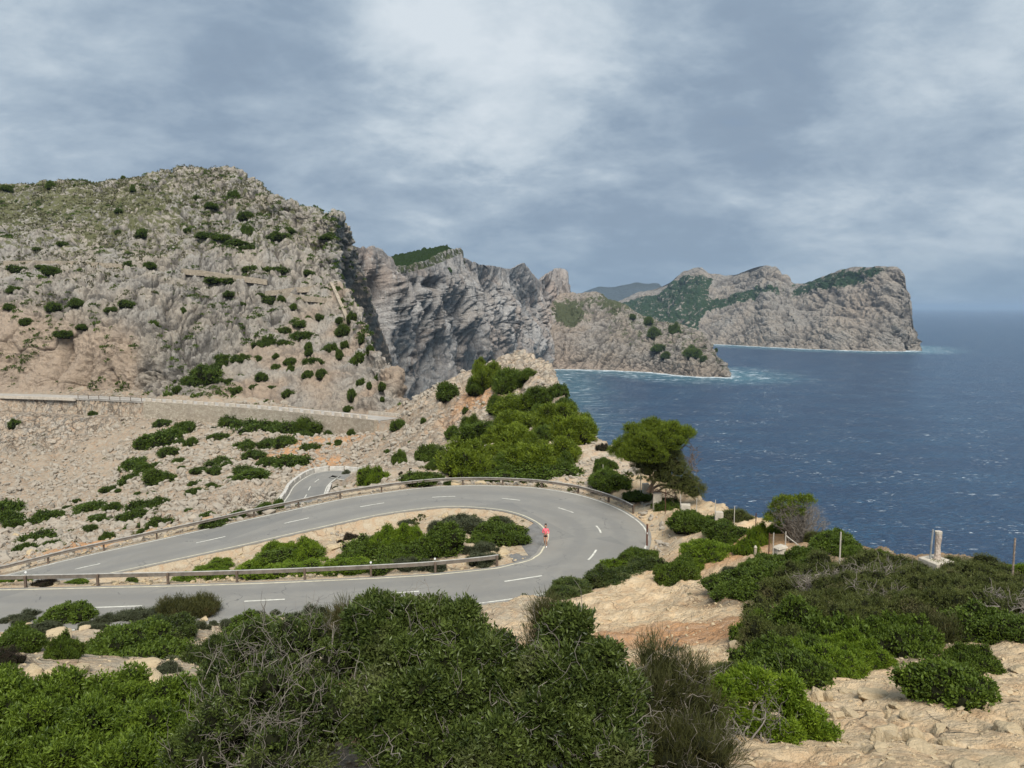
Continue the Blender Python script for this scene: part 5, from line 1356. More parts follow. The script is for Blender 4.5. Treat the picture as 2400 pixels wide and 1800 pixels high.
plants('island', 600, 800, K, [(150,1370,300,130,'bright'),(300,1350,280,170,'bright'),(720,1340,300,140,'mound'),(850,1270,260,200,'bright'),(990,1250,260,170,'bright'),(640,1400,260,110,'mound'),(900,1370,260,130,'mound'),(1040,1370,260,110,'mound'),(1200,1290,320,180,'mound'),(250,1420,420,110,'mound'),(1350,1185,310,110,'grey'),(1190,1205,180,90,'grey'),
 (1560,1250,350,140,'leafy'),(1600,1165,170,70,'grey'),(980,1178,120,50,'grey'),(610,1262,100,60,'brown'),(1480,1332,180,60,'grey'),(1390,1362,130,50,'grey'),(1130,1465,220,80,'grey'),(950,1455,220,90,'grey'),(1480,1425,230,75,'grey'),(1200,1467,60,30,'grey'),(330,1500,420,80,'bright'),(100,1480,420,110,'bright'),(620,1480,380,90,'bright'),(550,1300,50,30,'brown'),
 (1450,1290,180,90,'leafy'),(800,1455,200,80,'mound'),(-260,1500,300,60,'bright')], 'mound', 'on the island inside the bend', dmin=40, dmax=75, hk=.8)
plants('islandL', 0, 900, K, [(90,1285,220,75,'bright'),(290,1288,160,60,'brown'),(855,1277,80,40,'mound'),(480,1303,170,25,'bright'),(1200,1270,180,50,'bright'),(1450,1240,200,80,'bright')], 'bright', 'between the road branches', dmin=40, dmax=75, hk=.8)
plants('mountain', 0, 380, K, [(1360,270,80,50),(1510,200,60,80),(1600,320,90,70),(1600,420,90,100),(920,440,100,60),(920,480,80,30),(1220,430,60,40),(760,300,50,40),(860,165,40,40),(770,445,50,35),(1350,470,160,55),(1450,480,140,50),(1530,510,120,50),(1600,550,100,50),(1870,430,80,50),(1800,470,120,60),(830,590,60,50),(840,645,70,40),(980,660,80,50),
 (570,650,60,30),(270,675,80,30),(340,690,100,60),(120,690,120,60),(650,740,100,60),(180,720,80,30),(450,770,60,30),(770,730,40,35),(80,815,90,50),(330,800,120,50),(230,840,60,60),(490,890,90,70),(340,920,80,60),(60,920,80,50),(180,1020,70,50),(830,910,100,50),(720,950,80,40),(1000,840,60,40),(430,1105,130,50),(530,1060,90,45),(1200,780,100,40),(1480,840,60,40),(1540,780,140,60),
 (1440,760,160,50),(1620,680,100,50),(1830,750,130,70),(1780,700,150,40),(1760,880,90,60),(1830,870,70,50),(1900,930,50,50),(2060,750,60,60),(2095,900,50,35),(1190,950,40,70),(1000,1030,70,80),(2100,485,70,30),(2030,475,80,30),(1700,240,40,25),(500,895,60,40),(1500,1100,30,20),(1280,220,60,35),(1475,250,60,30),(2000,710,60,40),(1690,850,60,30),(1560,910,60,30),(1500,820,60,30),(80,480,60,25),(190,505,50,20),(400,520,70,35),(240,560,80,30)], 'dark', 'on the mountainside', dmin=150, hk=.75, bury=.6, rk=1.15)
plants('spur', 0, 380, K, [(1940,1050,90,40),(2000,1005,50,40),(2075,995,50,40),(1830,1090,80,40),(1970,1125,190,65),(1850,1170,80,45),(2130,1210,110,60),(2000,1220,60,50),(1790,1250,50,35),(1880,1285,90,55),(1790,1320,60,50),(1890,1330,60,60),(2040,1290,120,50),(2000,1370,70,40),(2090,1370,70,50),(1740,1150,90,50),(1690,1180,100,50),(1450,1270,140,70),(1550,1270,130,60),(1340,1360,180,100),(1260,1405,150,80),
 (1150,1460,70,45),(1100,1505,70,45),(1670,1270,70,40),(1700,1385,70,50),(1560,1385,60,40),(1490,1415,60,30),(1540,1470,80,50),(1650,1455,70,40),(1760,1455,60,35),(1870,1490,80,50),(1730,1550,50,35),(1420,1330,120,60),(1410,1400,70,50)], 'dark', 'on the terraced spur', dmin=120, hk=.85, bury=.4, rk=1.1)
plants('spurR', 600, 450, K, [(560,900,120,70),(620,810,60,80),(690,950,60,60),(740,1020,50,60),(670,1080,130,75),(570,990,50,40),(540,830,60,35),(490,1015,90,60),(540,1060,60,60),(340,1010,60,50),(430,1180,80,50),(340,1175,60,40),(620,1310,70,70),(680,1240,60,40),(820,1260,50,45),(740,1255,40,40),(820,1345,30,30),(800,1200,60,40),(530,620,40,80),(560,700,40,80)], 'dark', 'on the spur flank', dmin=120)
plants('skyline', 0, 380, K, [(335,158,60,36),(40,178,70,30),(80,172,50,26),(800,104,30,16),(240,160,24,16),(485,152,20,14),(860,165,30,26)], 'pinedark', 'on the mountain skyline', dmin=150, hk=1.3)
plants('headland', 1300, 580, 2.458, [(575,495,90,55),(685,470,60,50),(545,425,60,40),(600,585,90,40),(640,625,70,40),(800,500,50,60),(790,555,60,50),(800,610,110,60),(850,640,60,45),(450,400,40,25),(700,490,60,30),(930,590,20,30)], 'pinedark', 'on the middle headland', dmin=600)
label_plants()
ORDT = ORD + ['thirteenth', 'fourteenth', 'fifteenth', 'sixteenth', 'seventeenth', 'eighteenth', 'nineteenth', 'twentieth', 'twenty-first', 'twenty-second']
# ---- wooded shoulder behind the dark cliff
tp = ([905,925,960,1000,1040,1060], [618,606,598,592,583,592])
rows = [[PY(p, 640, 640) for p in tp[0]], [PY(p, q + 12, 680) for p, q in zip(*tp)], [PY(p, q, 730) for p, q in zip(*tp)], [PY(p, q, 730) + np.array([0, 80, -30.]) for p, q in zip(*tp)]]
g = rows_to_grid(rows, 160, 80); g[..., 2] += 3.2 * fbm(g / 9., 3) + 1.8 * fbm(g / 3., 2)
z0 = np.zeros(g.size // 3); M_WOOD = cliff_mat('wooded_slope', (.03, .045, .018), .8, .4, 1., 2.5, vegc=(.020, .036, .010), grey=(.06, .08, .035), warm=(.05, .07, .03), crevice_shade=(.02, .03, .012))
o = hill('wooded_hilltop', g, M_WOOD, {'warm': z0, 'crevice': z0, 'veg': z0 + 1})
for i, px in enumerate(np.linspace(918, 1046, 22)):
    q = PY(px, np.interp(px, *tp) + 3 + 3 * (i % 3), 722); r = rngp.uniform(3.5, 6)
    o = bpy.data.objects.new('tree', PROTO['pinedark'][i % 4]); COL.objects.link(o); o.location = tuple(q - (0, 0, 2)); o.scale = (r, r, r * .8); o.rotation_euler.z = i
    tag(o, 'dark tree on the wooded hilltop behind the sea cliff, ' + ORDT[i] + ' from left', 'tree', 'trees on the wooded hilltop')

# ================================================================== BUSHES IN THE FOREGROUND
def W(px, py, Y): return PY(px, py, Y)
def big_bush(name, label, cat, specs, base, leaf, mat, ntips, per, seed, twigs=None, group=None, aspect=2.8, spread=.75, up=.5, core=.66, depth=.5, dead=0, twr=.008):
    root = empty(name, tuple(base)); tag(root, label, cat, group); b0 = np.array(base)
    lumps = [(*(W(px, py, Y) - b0), r, r * .9, r * (s[0] if s else .95)) for px, py, Y, r, *s in specs]
    lumps0 = lumps; lumps = sublumps([(*l[:3], l[3] * .90, l[4] * .90, l[5] * .88) for l in lumps], np.random.RandomState(seed + 1), 9, .36, .35)
    d = foliage(lumps, ntips, per, leaf, aspect, seed, spread, up, core, -.35, depth); lumps = lumps0
    foliage_obj('foliage', d, FM[mat], root)
    rng = np.random.RandomState(seed + 5)
    if twigs:
        b = tubes(twig_set(lumps, (0, 0, 0), twigs[0], twigs[1], rng, twr * 2.4, 1.0, .08, -.1), 4); b.build('branches', M_TWIG if not dead else M_TWIG, root, smooth=True)
    if dead:        # bare grey twigs standing out of the leaves
        paths = []; P, D = tips_on_lumps(lumps, dead, rng, -.1, .05)
        for p, dr in zip(P, D):
            dr = dr * .5 + rng.normal(size=3) * .45 + UPV * .5; dr /= np.linalg.norm(dr); p = p - dr * .22
            ln_ = rng.uniform(.26, .5); m_ = wander(p, p + dr * ln_, 6, .55, rng); paths.append((m_, np.linspace(.0050, .0018, 6)))
            for _ in range(3):
                q = m_[rng.randint(1, 6)]; d2 = dr + rng.normal(size=3) * .5; d2 /= np.linalg.norm(d2); paths.append((wander(q, q + d2 * ln_ * .55, 4, .4, rng), np.linspace(.0028, .0014, 4)))
        tubes(paths, 3).build('bare_twigs', M_TWIG, root, smooth=True)
    return root
def gb(px, Y): return gpos(px, Y)
big_bush('mastic_bush', 'large dark evergreen bush with pale branches in the bottom centre of the foreground', 'bush',
  [(890,1480,7.4,.36),(985,1475,7.4,.36),(1075,1490,7.3,.32),(940,1570,7.1,.45),(1120,1570,7.0,.38),(1060,1650,6.8,.5),(900,1680,6.8,.48),(1180,1640,6.8,.32),(1000,1780,6.5,.5),(1170,1760,6.4,.45),(1215,1560,7.1,.18)],
  gb(1030, 6.9), .052, 'deep', 9000, 9, 21, (30, 4), dead=40)
big_bush('mastic_bush', 'dark evergreen bush right of the gap, in the bottom foreground beside the brown broom', 'bush',
  [(1325,1485,7.0,.25),(1395,1560,6.9,.26),(1460,1630,6.8,.22),(1320,1590,6.7,.36),(1425,1670,6.6,.34),(1310,1720,6.4,.42),(1420,1770,6.3,.4)],
  gb(1370, 6.8), .052, 'deep', 5600, 9, 22, (24, 4), dead=24)
big_bush('twiggy_bush', 'dark foreground bush bristling with bare grey twigs, left of bottom centre', 'bush',
  [(600,1530,7.7,.33),(700,1520,7.6,.36),(790,1560,7.3,.30),(530,1610,7.5,.32),(660,1640,7.1,.45),(780,1680,6.9,.42),(540,1720,7.0,.42),(680,1790,6.6,.46),(480,1790,6.8,.38)],
  gb(640, 7.1), .040, 'deep', 5200, 8, 23, (36, 5), dead=170)
big_bush('leafy_bush', 'bright green leafy bush filling the bottom left corner', 'bush',
  [(30,1665,8.8,.42),(150,1650,8.9,.40),(280,1650,8.9,.42),(400,1660,8.7,.38),(90,1740,8.2,.48),(230,1740,8.1,.48),(370,1740,8.0,.46),(-90,1730,8.4,.5),(150,1820,7.6,.5),(330,1820,7.5,.5),(470,1800,7.6,.32),(-40,1830,7.6,.5),(10,1620,9.4,.3),(450,1640,9.0,.25)],
  gb(200, 8.2), .052, 'leafbush', 11000, 9, 24, None, aspect=2.7, core=.62, depth=.6)
big_bush('mastic_bush', 'low bush with twisted bare branches and tufted green tops at lower right', 'bush',
  [(1690,1640,8.6,.27),(1760,1620,8.7,.27),(1830,1640,8.7,.28),(1890,1700,8.6,.27),(1930,1745,8.5,.22),(1840,1740,8.3,.22),(1650,1700,8.4,.24),(1760,1700,8.5,.22)],
  gb(1770, 8.2), .048, 'bright', 4200, 9, 25, (16, 7), spread=.8, core=.55, depth=.55, twr=.006)
b_ = big_bush('broom_bush', 'brown-green feathery broom bush at the right of the foreground bushes', 'bush',
  [(1535,1575,7.4,.20,1.2),(1600,1600,7.3,.24),(1540,1650,7.1,.32),(1640,1690,7.1,.28),(1500,1760,6.7,.32),(1610,1790,6.7,.36),(1680,1780,7.0,.22)],
  gb(1580, 7.1), .13, 'broom', 2200, 8, 26, (30, 4), aspect=26, spread=.28, up=1.4, core=.6, depth=.7, dead=60)
big_bush('broom_bush', 'small olive broom tuft behind the left side of the central foreground bush', 'bush',
  [(820,1490,7.6,.20,1.3),(860,1560,7.5,.22)], gb(840, 7.7), .12, 'broom', 900, 8, 27, None, aspect=26, spread=.25, up=1.6, core=.5, depth=.7)
big_bush('broom_bush', 'small olive broom tuft rising in the gap between the two dark foreground bushes', 'bush',
  [(1285,1470,7.2,.15,1.3),(1280,1530,7.2,.18)], gb(1285, 7.3), .12, 'broom', 700, 8, 28, None, aspect=26, spread=.25, up=1.6, core=.5, depth=.7)

# ---- pine leaning over the cliff
Yp = 62.; Kc = 2.765
def cz(x, y, Y=Yp): return PY(1300 + x / Kc, 900 + y / Kc, Y)
base = gpos(1560, 61.5)
root = empty('leaning_pine', tuple(base)); tag(root, 'large wind-bent pine leaning out over the sea cliff, with a flat bright green crown', 'pine tree')
rs = lambda r: r / Kc * Yp / FOC
up_l = [(560,335,85),(650,315,85),(740,315,80),(820,335,60),(480,400,75),(430,450,55),(580,410,100),(700,390,95),(500,470,75),(860,325,35),(620,470,85)]
lumps = [(*(cz(x, y, Yp + dy) - base), rs(r) * 1.25, rs(r) * 1.3, rs(r) * .85) for (x, y, r), dy in zip(up_l, [0, .6, 0, -.4, .5, 0, -1., -.8, -1.2, 0, -1.4])]
foliage_obj('crown', foliage(sublumps(lumps, np.random.RandomState(1), 4), 5200, 9, .16, 5, 41, .55, .8, .6, -.3, .5), FM['pine'], root)
lo_l = [(640,520,75),(740,510,80),(800,560,60),(700,590,85),(780,640,75),(850,670,60),(600,560,60),(900,700,55),(560,520,50)]
lumps2 = [(*(cz(x, y, Yp - .4) - base), rs(r) * 1.3, rs(r) * 1.3, rs(r) * 1.05) for x, y, r in lo_l]
foliage_obj('lower_crown', foliage(sublumps(lumps2, np.random.RandomState(2), 4), 4200, 8, .15, 6, 42, .7, .4, .55, -.5, .6), FM['olive'], root)  # lower part of the crown in browner foliage
rng = np.random.RandomState(5); paths = []
def br(pts, r0, r1, kids=5):
    P = catmull([cz(x, y, Yp + (d if len(t) else 0)) - base for x, y, d, *t in [(*q, 0) if len(q) == 2 else (*q, 0) for q in pts]], 12)
    paths.append((P, np.linspace(r0, r1, 12)))
    for _ in range(kids):
        q = P[rng.randint(3, 12)]; dr = rng.normal(size=3) + np.array([.2, 0, .3]); dr /= np.linalg.norm(dr); s_ = wander(q, q + dr * rng.uniform(.5, 1.2), 6, .6, rng); paths.append((s_, np.linspace(.03, .01, 6)))
        for _ in range(3):
            q2 = s_[rng.randint(2, 6)]; d2 = dr + rng.normal(size=3) * .7; d2 /= np.linalg.norm(d2); paths.append((wander(q2, q2 + d2 * .5, 4, .5, rng), np.linspace(.016, .006, 4)))
br([(600,700), (640,640), (700,560), (760,470), (800,380)], .17, .06); br([(640,640), (600,560), (560,480), (520,420)], .12, .05); br([(700,560), (680,480), (660,380)], .10, .04)
br([(620,690), (680,655), (760,665), (840,700), (900,740)], .12, .04, 12); br([(660,700), (720,670), (800,690)], .08, .03, 12); br([(760,470), (840,400), (880,340)], .06, .03)
br([(800,560), (860,540), (890,470), (900,410)], .05, .02, 14); br([(820,600), (880,570), (915,520)], .04, .02, 12); br([(600,700), (700,700), (790,740)], .08, .03, 12)
tubes(paths, 6).build('trunk', M_BARK, root, smooth=True)

# ---- half dead bush with green tops by the mesh panel
base = gpos(1868, 45.); root = empty('dead_bush', tuple(base)); tag(root, 'half dead grey bush with two bright green tops at the cliff edge', 'bush')
Yd = 45.
rs2 = lambda r: r / Kc * Yd / FOC
lumps = [(*(cz(x, y, Yd) - base), rs2(r), rs2(r), rs2(r) * .7) for x, y, r in [(1470,765,55),(1430,800,45),(1600,765,60),(1650,755,40),(1560,825,60),(1520,760,40),(1480,850,60),(1420,880,60)]]
foliage_obj('foliage', foliage(sublumps(lumps, rng, 4), 1300, 7, .12, 3, 51, .8, .5, 0, -.4, .8), FM['pine'], root)
lumps = [(*(cz(x, y, Yd) - base), rs2(r), rs2(r), rs2(r)) for x, y, r in [(1480,860,90),(1580,880,110),(1660,880,90),(1600,960,110),(1700,930,60),(1500,800,60),(1630,810,60)]]
tubes(twig_set(lumps, (0, 0, 0), 170, 8, rng, .035, 1.0, .25, -.1), 3).build('bare_branches', M_TWIG, root, smooth=True)
# grey dead branches lying on the scrub
def dead_twigs(label, cx_, cy_, w_, h_, Y, n, seed):
    rng = np.random.RandomState(seed); c = PY(1600 + cx_ / Kc, 1200 + cy_ / Kc, Y); s = Y / FOC / Kc
    P = []
    for _ in range(n):
        p = c + np.array([rng.uniform(-w_, w_) * s, rng.uniform(-.6, .4), rng.uniform(-h_, h_) * s * .8]); dr = np.array([rng.normal(), rng.normal() * .5 - .2, abs(rng.normal()) * .8]); dr /= np.linalg.norm(dr)
        ln_ = rng.uniform(.35, .9); m_ = wander(p - dr * .3, p + dr * ln_ * .6, 7, .6, rng); P.append((m_, np.linspace(.02, .008, 7)))
        for _ in range(4):
            q = m_[rng.randint(2, 7)]; d2 = dr + rng.normal(size=3) * .7; d2 /= np.linalg.norm(d2); P.append((wander(q, q + d2 * ln_ * .5, 4, .5, rng), np.linspace(.009, .004, 4)))
    o = tubes(P, 3).build('dead_branches', M_TWIG, None, smooth=True); tag(o, label, 'dead branches'); return o
dead_twigs('tangle of bleached dead branches along the top of the right-hand scrub, below the bright tuft', 1280, 420, 150, 60, 24.0, 46, 1)
dead_twigs('grey twiggy brush on the left crest of the right-hand scrub', 860, 480, 120, 80, 24.5, 60, 2)
dead_twigs('grey dead branches in the scrub near the right edge of the photo', 2080, 620, 140, 50, 17.5, 40, 3)
dead_twigs('thin grey dead branches across the centre of the right-hand scrub', 1250, 580, 130, 50, 20, 40, 4)
dead_twigs('purplish grey twigs on the upper middle of the right-hand scrub', 1020, 450, 120, 60, 24, 40, 5)

# ================================================================== ROCKS
def rock_mat(name, c1, c2, sc):
    m, nt, out = new_mat(name); pos = nt.node('ShaderNodeTexCoord').outputs['Object']; oi = nt.attr('tint')
    n = nt.noise(pos, sc, 7, .65, .4); n2 = nt.noise(pos, sc * 4, 6, .7)
    c = nt.mix(nt.ramp(n, .3, .7), c1, c2); c = nt.mix(nt.ramp(n2, .55, .75, 0, .5), c, (.60, .54, .44)); c = nt.mix(nt.ramp(n2, .42, .28, 0, .5), c, (.20, .15, .10))
    c = nt.mix(nt.m('MULTIPLY', oi, .5), c, tuple(q * .62 for q in c1))
    bp = nt.node('ShaderNodeBump', None, Height=nt.m('ADD', n, nt.m('MULTIPLY', n2, .5)), Strength=.7, Distance=.12 / sc)
    bsdf(nt, out, c, .93, bp.outputs[0], .15); return m
M_ROCK = rock_mat('pale_limestone_rock', (.52, .41, .26), (.41, .32, .20), 2.2)
M_SCREE = rock_mat('scree_stone', (.39, .335, .265), (.29, .26, .215), .9)
def ico(sub):
    import bmesh
    bm = bmesh.new(); bmesh.ops.create_icosphere(bm, subdivisions=sub, radius=1); v = np.array([q.co[:] for q in bm.verts]); f = np.array([[w_.index for w_ in q.verts] for q in bm.faces]); bm.free(); return v, f
IV4, IF4 = ico(5); IV1, IF1 = ico(1); IV2, IF2 = ico(2)
def rock_mesh(seed, flat=.6, V=IV4, F=IF4):
    rng = np.random.RandomState(seed); v = V.copy()
    for _ in range(13):                                  # planes cut from a ball: faceted block
        d = rng.normal(size=3); d /= np.linalg.norm(d); k = rng.uniform(.48, .78); s = v @ d; v -= np.maximum(s - k, 0)[:, None] * d * .93
    v *= (1 + .08 * fbm(v * 1.8 + seed, 3) + .03 * ridged(v * 5 + seed, 3) - .10 * groove(v * 1.6 + seed, .06))[:, None]; v[:, 2] *= flat
    v *= rng.uniform(.8, 1.15, 3); return v, F
ROCKS = []
for s in range(7):
    v, f = rock_mesh(s + 3, .62); o = np_mesh('rock', v, f, M_ROCK, True, {'tint': np.full(len(v), rngp.uniform(0, .5))}); ROCKS.append(o.data); bpy.data.objects.remove(o)
def rocks(x0, y0, sc, items, where, dmin=3, dmax=90, name='rock'):
    for it in items:
        a, b, w_, h_ = it[:4]; q, d = pick(x0 + a / sc, y0 + (b + h_ * .3) / sc, 5, dmin, dmax)
        if q is None: continue
        r = w_ / sc / 2 * d / FOC * 1.05; H = h_ / sc * d / FOC; o = bpy.data.objects.new(name, ROCKS[rngp.randint(7)]); COL.objects.link(o)
        fl = it[5] if len(it) > 5 else 1.; o.location = (q[0], q[1], q[2] + H * .05); hz = min(1.4 * r, H * .55) / .6 * fl
        o.scale = (r, r * rngp.uniform(.7, 1.05), hz); o.rotation_euler = (rngp.uniform(-.2, .2), rngp.uniform(-.2, .2), rngp.uniform(0, 6.28)); tag(o, it[4], 'rock', 'rocks ' + where)
rocks(1600, 1200, K, [(570,1115,150,100,'pale pointed rock at the lower end of the right-hand scrub'),(630,1160,110,60,'flat rock half hidden by the low branching bush'),(800,1190,95,110,'upright pale rock, left of three side by side at lower right'),(880,1180,120,110,'upright pale rock, middle of three side by side at lower right'),(945,1195,70,90,'upright pale rock, right of three side by side at lower right'),
 (1040,1150,90,50,'white-grey rock at the foot of the scrub at lower right'),(1250,1175,210,90,'flat squarish slab set in the stony path at lower right'),(1380,1245,120,70,'tan slab beside the flat squarish one at lower right'),(1310,1430,260,150,'broad pale slab with a dark stone beside it at bottom right'),(1500,1445,160,140,'tilted pale block right of the broad slab at bottom right'),
 (1655,1390,150,120,'white angular block below the round shrub at lower right'),(1440,1320,100,60,'small slab between the round shrub and the broad pale slab'),(1340,1290,80,60,'small pale stone left of the small slab at lower right'),(1560,1520,200,90,'yellowish slab near the bottom edge at right'),(2110,1400,240,110,'large flat pale slab by the right edge of the photo'),
 (2060,1640,320,110,'rounded pale rock at the bottom right corner'),(1850,1640,200,80,'low rounded rock in the bottom edge left of the corner rock'),(1700,1480,120,90,'narrow pale rock below the white angular block'),(1340,1320,60,60,'small round stone between two slabs at lower right'),(2180,1000,120,60,'pale stone cut by the right edge beside the round shrub'),
 (340,870,110,90,'pale knob of rock against the left flank of the right-hand scrub'),(360,760,110,80,'pale rock ledge at the left flank of the right-hand scrub'),(1100,1300,140,60,'yellow slab on the path above the broad pale slab'),(1000,1300,110,110,'pale block right of the low branching bush')], 'on the stony ground at lower right', 3, 30)
rocks(0, 1200, K, [(375,790,210,85,'pale boulder between small grey shrubs on the left slope'),(35,1035,90,60,'leftmost rounded stone of the rock row on the left slope'),(115,1030,90,60,'second rounded stone of the rock row on the left slope'),(210,1025,160,80,'flat pale slab third in the rock row on the left slope'),(350,1030,130,105,'tall pale rock fourth in the rock row on the left slope'),
 (510,1015,170,90,'broad pale rock at the right end of the rock row on the left slope'),(990,1065,290,115,'large smooth pale rock just above the bright green bush'),(545,742,90,35,'white stone behind the small grey dome shrub'),(180,722,110,30,'low white rock ledge near the road at far left'),(40,705,90,35,'low white rock at the left edge near the road'),(1320,690,60,60,'pale stone under the olive broom'),(900,985,240,60,'flat rock ledge under the largest rounded shrub'),
 (2150,700,40,30,'small pale stone near the road right of the grey shrubs')], 'on the slope below the road', 5, 60)
rocks(600, 800, K, [(1230,1118,62,60,'tan upright boulder at the inner kerb, top of the island'),(500,1325,90,50,'white boulder, left of the pile on the island'),(560,1310,80,50,'white boulder, middle of the pile on the island'),(610,1330,70,50,'white boulder, right of the pile on the island'),(470,1345,60,40,'small white boulder at the lower left of the island pile'),(545,1515,70,35,'white stone beside the near edge line below the green shrubs'),
 (1290,915,90,40,'pale boulder behind the guardrail at the top of the bend'),(1450,910,70,50,'small pale boulder behind the bend guardrail, left of the wide shrub'),(1500,870,50,50,'white rock between pines at the foot of the knoll'),(1600,1350,120,40,'low white rocks edging the lay-by'),(1440,1270,60,30,'pale flat stone in the middle of the island')], 'around the bend', 40, 110)
rocks(0, 900, K, [(203,1068,66,66,'white boulder just beyond the guardrail on the far left'),(305,1078,34,34,'small white boulder right of the white one beyond the guardrail'),(40,950,90,80,'pale boulder cluster stone at the left edge on the scree'),(100,975,60,60,'pale boulder near the left edge of the scree'),(20,1100,60,50,'grey boulder just above the guardrail at the left edge'),(1360,430,60,50,'grey knob of rock in the middle of the scree')], 'on the scree', 50, 200, 'boulder')

def rock_field(name, label, P, S, mat, seed, V=IV1, F=IF1, nt_=10, flat=.7):
    rng = np.random.RandomState(seed); T = [rock_mesh(seed * 50 + k, flat, V, F)[0] for k in range(nt_)]
    n = len(P); k = rng.randint(nt_, size=n); B = np.stack(T)[k] * S[:, None, None] * rng.uniform(.7, 1.3, (n, 1, 3))
    a = rng.uniform(0, 6.28, n); c, s = np.cos(a)[:, None], np.sin(a)[:, None]; x = B[..., 0] * c - B[..., 1] * s; y = B[..., 0] * s + B[..., 1] * c
    tl = rng.uniform(-.5, .5, (n, 1)); z = B[..., 2] + x * tl
    VV = np.stack([x, y, z], -1) + P[:, None]; m_ = len(V)
    FF = (F[None] + np.arange(n)[:, None, None] * m_).reshape(-1, 3)
    o = np_mesh(name, VV.reshape(-1, 3), FF, mat, False, {'tint': np.repeat(rng.uniform(0, 1, n), m_)}); tag(o, label, None, None, 'stuff'); o['category'] = 'stones'; return o
def gz_vec(x, y):
    a = np.arctan2(x, y); r = np.hypot(x, y); fa = np.clip((a - az[0]) / (az[1] - az[0]), 0, NA - 1.001); fr = np.clip(np.log(r / 2.2) / math.log(rr[1] / rr[0]), 0, NRAD - 1.001)
    i, j = fa.astype(int), fr.astype(int); u, v = fa - i, fr - j
    return (GZ[i, j] * (1 - u) + GZ[i + 1, j] * u) * (1 - v) + (GZ[i, j + 1] * (1 - u) + GZ[i + 1, j + 1] * u) * v
def off_road(x, y, m_=.4):
    ok = np.ones(len(x), bool)
    for P, wd in ((RC, 5.2), (LC, 3.0), (UC, 3.4)):
        D, J = near_line(x, y, P)
        if P is RC:
            sd = (x - P[J, 0]) * RN[J, 0] + (y - P[J, 1]) * RN[J, 1]; wd = np.where(sd > 0, WO[J] + .4, WI[J] + .5)
        ok &= D > wd + m_ * .3
    ok &= np.hypot(x - 3.4, y - 54.6) > 4.2
    return ok & (edge_sd(x, y) < -.3)
rng = np.random.RandomState(77)
def scatter(n, fn, smin, smax, pw=2.2):
    x, y, wgt = fn(n); ok = off_road(x, y) & (rng.uniform(size=len(x)) < wgt); x, y = x[ok], y[ok]
    s = smin + (smax - smin) * rng.uniform(size=len(x)) ** pw
    return np.stack([x, y, gz_vec(x, y) + s * .15], 1), s
def f_scree(n):
    x = rng.uniform(-125, -14, n); y = rng.uniform(60, 190, n); nz = fbm(np.stack([x, y, 0 * x], 1) / 14., 3)
    band = np.exp(-((x + 62 + (150 - y) * .15) / 42.) ** 2); return x, y, np.clip(.15 + band + nz * .8, 0, 1) * (y < 186)
P, S = scatter(26000, f_scree, .16, .95, 3.0)
rock_field('scree', 'scree of broken pinkish limestone blocks covering the slope below the wall', P, S, M_SCREE, 1)
def f_knoll(n):
    x = rng.uniform(-42, 16, n); y = rng.uniform(72, 156, n); return x, y, np.clip(.35 + .9 * fbm(np.stack([x, y, 0 * x], 1) / 7., 3), 0, 1)
P, S = scatter(9000, f_knoll, .10, .75, 4.0)
rock_field('rubble', 'loose pale rubble strewn over the knoll beyond the bend', P, S, M_SCREE, 2)
def f_isl(n):
    x = rng.uniform(-36, 3, n); y = rng.uniform(43, 66, n); return x, y, np.clip(.5 + .9 * fbm(np.stack([x, y, 0 * x], 1) / 3., 2), 0, 1)
P, S = scatter(9000, f_isl, .03, .26, 4.0)
rock_field('rubble', 'white rubble on the island between the branches of the road', P, S, M_ROCK, 3)
def f_near(n):
    r = np.exp(rng.uniform(math.log(6.5), math.log(44), n)); a = rng.uniform(-.68, .66, n); x, y = r * np.sin(a), r * np.cos(a); return x, y, np.clip(.4 + 1.1 * fbm(np.stack([x, y, 0 * x], 1) / 2.4, 3), .05, 1)
P, S = scatter(34000, f_near, .006, .055, 4.5); S = S * np.clip(np.hypot(P[:, 0], P[:, 1]) / 14., .6, 2.2)
rock_field('gravel', 'loose pale gravel and stone chips on the slopes around the camera', P, S, M_ROCK, 4)
def f_rail(n):
    x = rng.uniform(-60, 12, n); y = rng.uniform(50, 84, n); D, J = near_line(x, y, RC); sd = (x - RC[J, 0]) * RN[J, 0] + (y - RC[J, 1]) * RN[J, 1]
    return x, y, (sd > WO[J] + .5) * (sd < WO[J] + 9) * .8
P, S = scatter(16000, f_rail, .05, .40, 3.5)
rock_field('rubble', 'orange-brown rubble on the bank just beyond the long guardrail', P, S, M_SCREE, 5)

def f_right(n):
    x = rng.uniform(1.0, 10, n); y = rng.uniform(6, 18, n); return x, y, np.clip(.45 + 1.2 * fbm(np.stack([x, y, 0 * x], 1) / 1.5, 3), .05, 1)
P, S = scatter(9000, f_right, .008, .085, 4.0); P[:, 2] -= S * .1
rock_field('gravel', 'sharp little limestone chips on the stony ground at lower right', P, S, M_ROCK, 6, IV1, IF1, 12, .5)
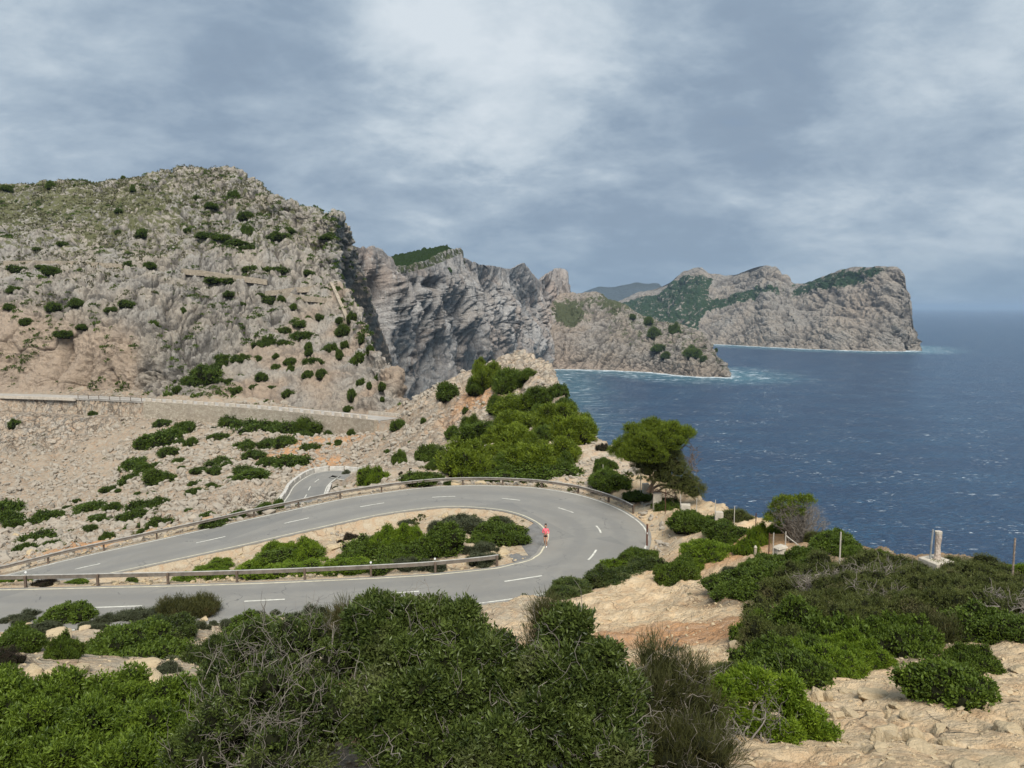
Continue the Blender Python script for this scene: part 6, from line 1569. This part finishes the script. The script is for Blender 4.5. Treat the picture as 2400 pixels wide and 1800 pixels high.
# dry grass and low herbs on the upper mountain
gm = np.where((_vd > 200) & (_vd < 420) & (_vx < 800) & (_vy < 720) & (_vy > 380))[0]
gm = gm[rng.permutation(len(gm))[:26000]]; P = _VP[gm]; nz = fbm(P / 16., 3); hh = (1 - (_vy[gm] - 400) / 330.); ok = rng.uniform(size=len(P)) < np.clip(.12 + hh * .5 + nz * .6 - np.clip((_vx[gm] - 250) / 900, 0, .5), 0, 1); P = P[ok]
PP = np.repeat(P, 7, 0); n = len(PP); PP = PP + rng.normal(size=(n, 3)) * [.45, .45, .12]
V, F = leaf_quads(PP, UPV + rng.normal(size=(n, 3)) * .7, .75, 1.6, rng)
gmn = foliage_mat('dry_mountain_grass', (.080, .080, .038), (.190, .170, .090), .2)
o = np_mesh('grass', V, F, gmn, False, {'tint': np.repeat(rng.uniform(0, 1, n), 4)}); tag(o, 'olive and straw grass tufts over the upper mountainside', None, None, 'stuff'); o['category'] = 'grass'

def tufts(name, label, sel, n, wfun, size, mat, seed):
    rng = np.random.RandomState(seed); ix = np.where(sel)[0]; ix = ix[rng.permutation(len(ix))[:n]]; P = _VP[ix]; ok = rng.uniform(size=len(P)) < wfun(P, _vx[ix], _vy[ix]); P = P[ok]
    keep = off_road(P[:, 0], P[:, 1]) | (P[:, 2] > 119); P = P[keep]; R_ = size[0] + (size[1] - size[0]) * rng.uniform(size=len(P)) ** 2.5; per = 46
    PP = np.repeat(P, per, 0); rr_ = np.repeat(R_, per)[:, None]; n_ = len(PP); d = sphere_dirs(n_, rng, -.1)
    PP = PP + d * rr_ * np.array([1, 1, .55]) * rng.uniform(.5, 1., (n_, 1)); L0 = rr_[:, 0] * .55
    V, F = leaf_quads(PP, d + UPV * .4 + rng.normal(size=(n_, 3)) * .6, 1., 1.7, rng); V = V.reshape(-1, 4, 3); V = (V[:, :1] + (V - V[:, :1]) * L0[:, None, None]).reshape(-1, 3)
    tt = np.repeat(np.repeat(rng.uniform(0, 1, len(P)), per) * .6 + rng.uniform(0, .4, n_), 4)
    o = np_mesh(name, V, F, mat, False, {'tint': tt}); tag(o, label, None, None, 'stuff'); o['category'] = 'low scrub'
tufts('low_scrub', 'small green tufts and creeping shrubs over the mountain and its spur', (_vd > 150) & (_vd < 420) & (_vx < 980) & (_vy > 380) & (_vy < 960), 60000, lambda P, x, y: np.clip(.04 + .45 * fbm(P / 11., 3) + .06 * (x > 450), 0, .40), (.22, 1.35), FM['dark'], 61)
tufts('low_scrub', 'dry grey and green tufts between the stones of the scree and knoll', (_vd > 60) & (_vd < 200) & (_vy > 850) & (_vy < 1300), 30000, lambda P, x, y: np.clip(.01 + .12 * fbm(P / 9., 3), 0, .12) * (P[:, 2] < 121.5), (.08, .5), FM['olive'], 62)
tufts('low_scrub', 'small dry herbs dotted over the slopes near the road', (_vd > 9) & (_vd < 62) & (_vy > 1180), 30000, lambda P, x, y: np.clip(.0 + .10 * fbm(P / 3., 3), 0, .08) * (1 - .7 * (x > 1250)), (.03, .16), FM['grey'], 63)
# ================================================================== HAZE
hb = MB(); hb.box((0, 32000, 165), (160000, 70000, 350))
m, nt, out = new_mat('sea_air')
vol = nt.node('ShaderNodeVolumePrincipled')
vol.inputs['Color'].default_value = (.50, .68, .90, 1); vol.inputs['Density'].default_value = 4.2e-5; vol.inputs['Anisotropy'].default_value = .1
nt.l.new(vol.outputs[0], out.inputs['Volume'])
o = hb.build('haze', m); tag(o, kind='stuff')
o['label'] = 'thin bluish sea haze in the air over the bay'; o['category'] = 'haze'
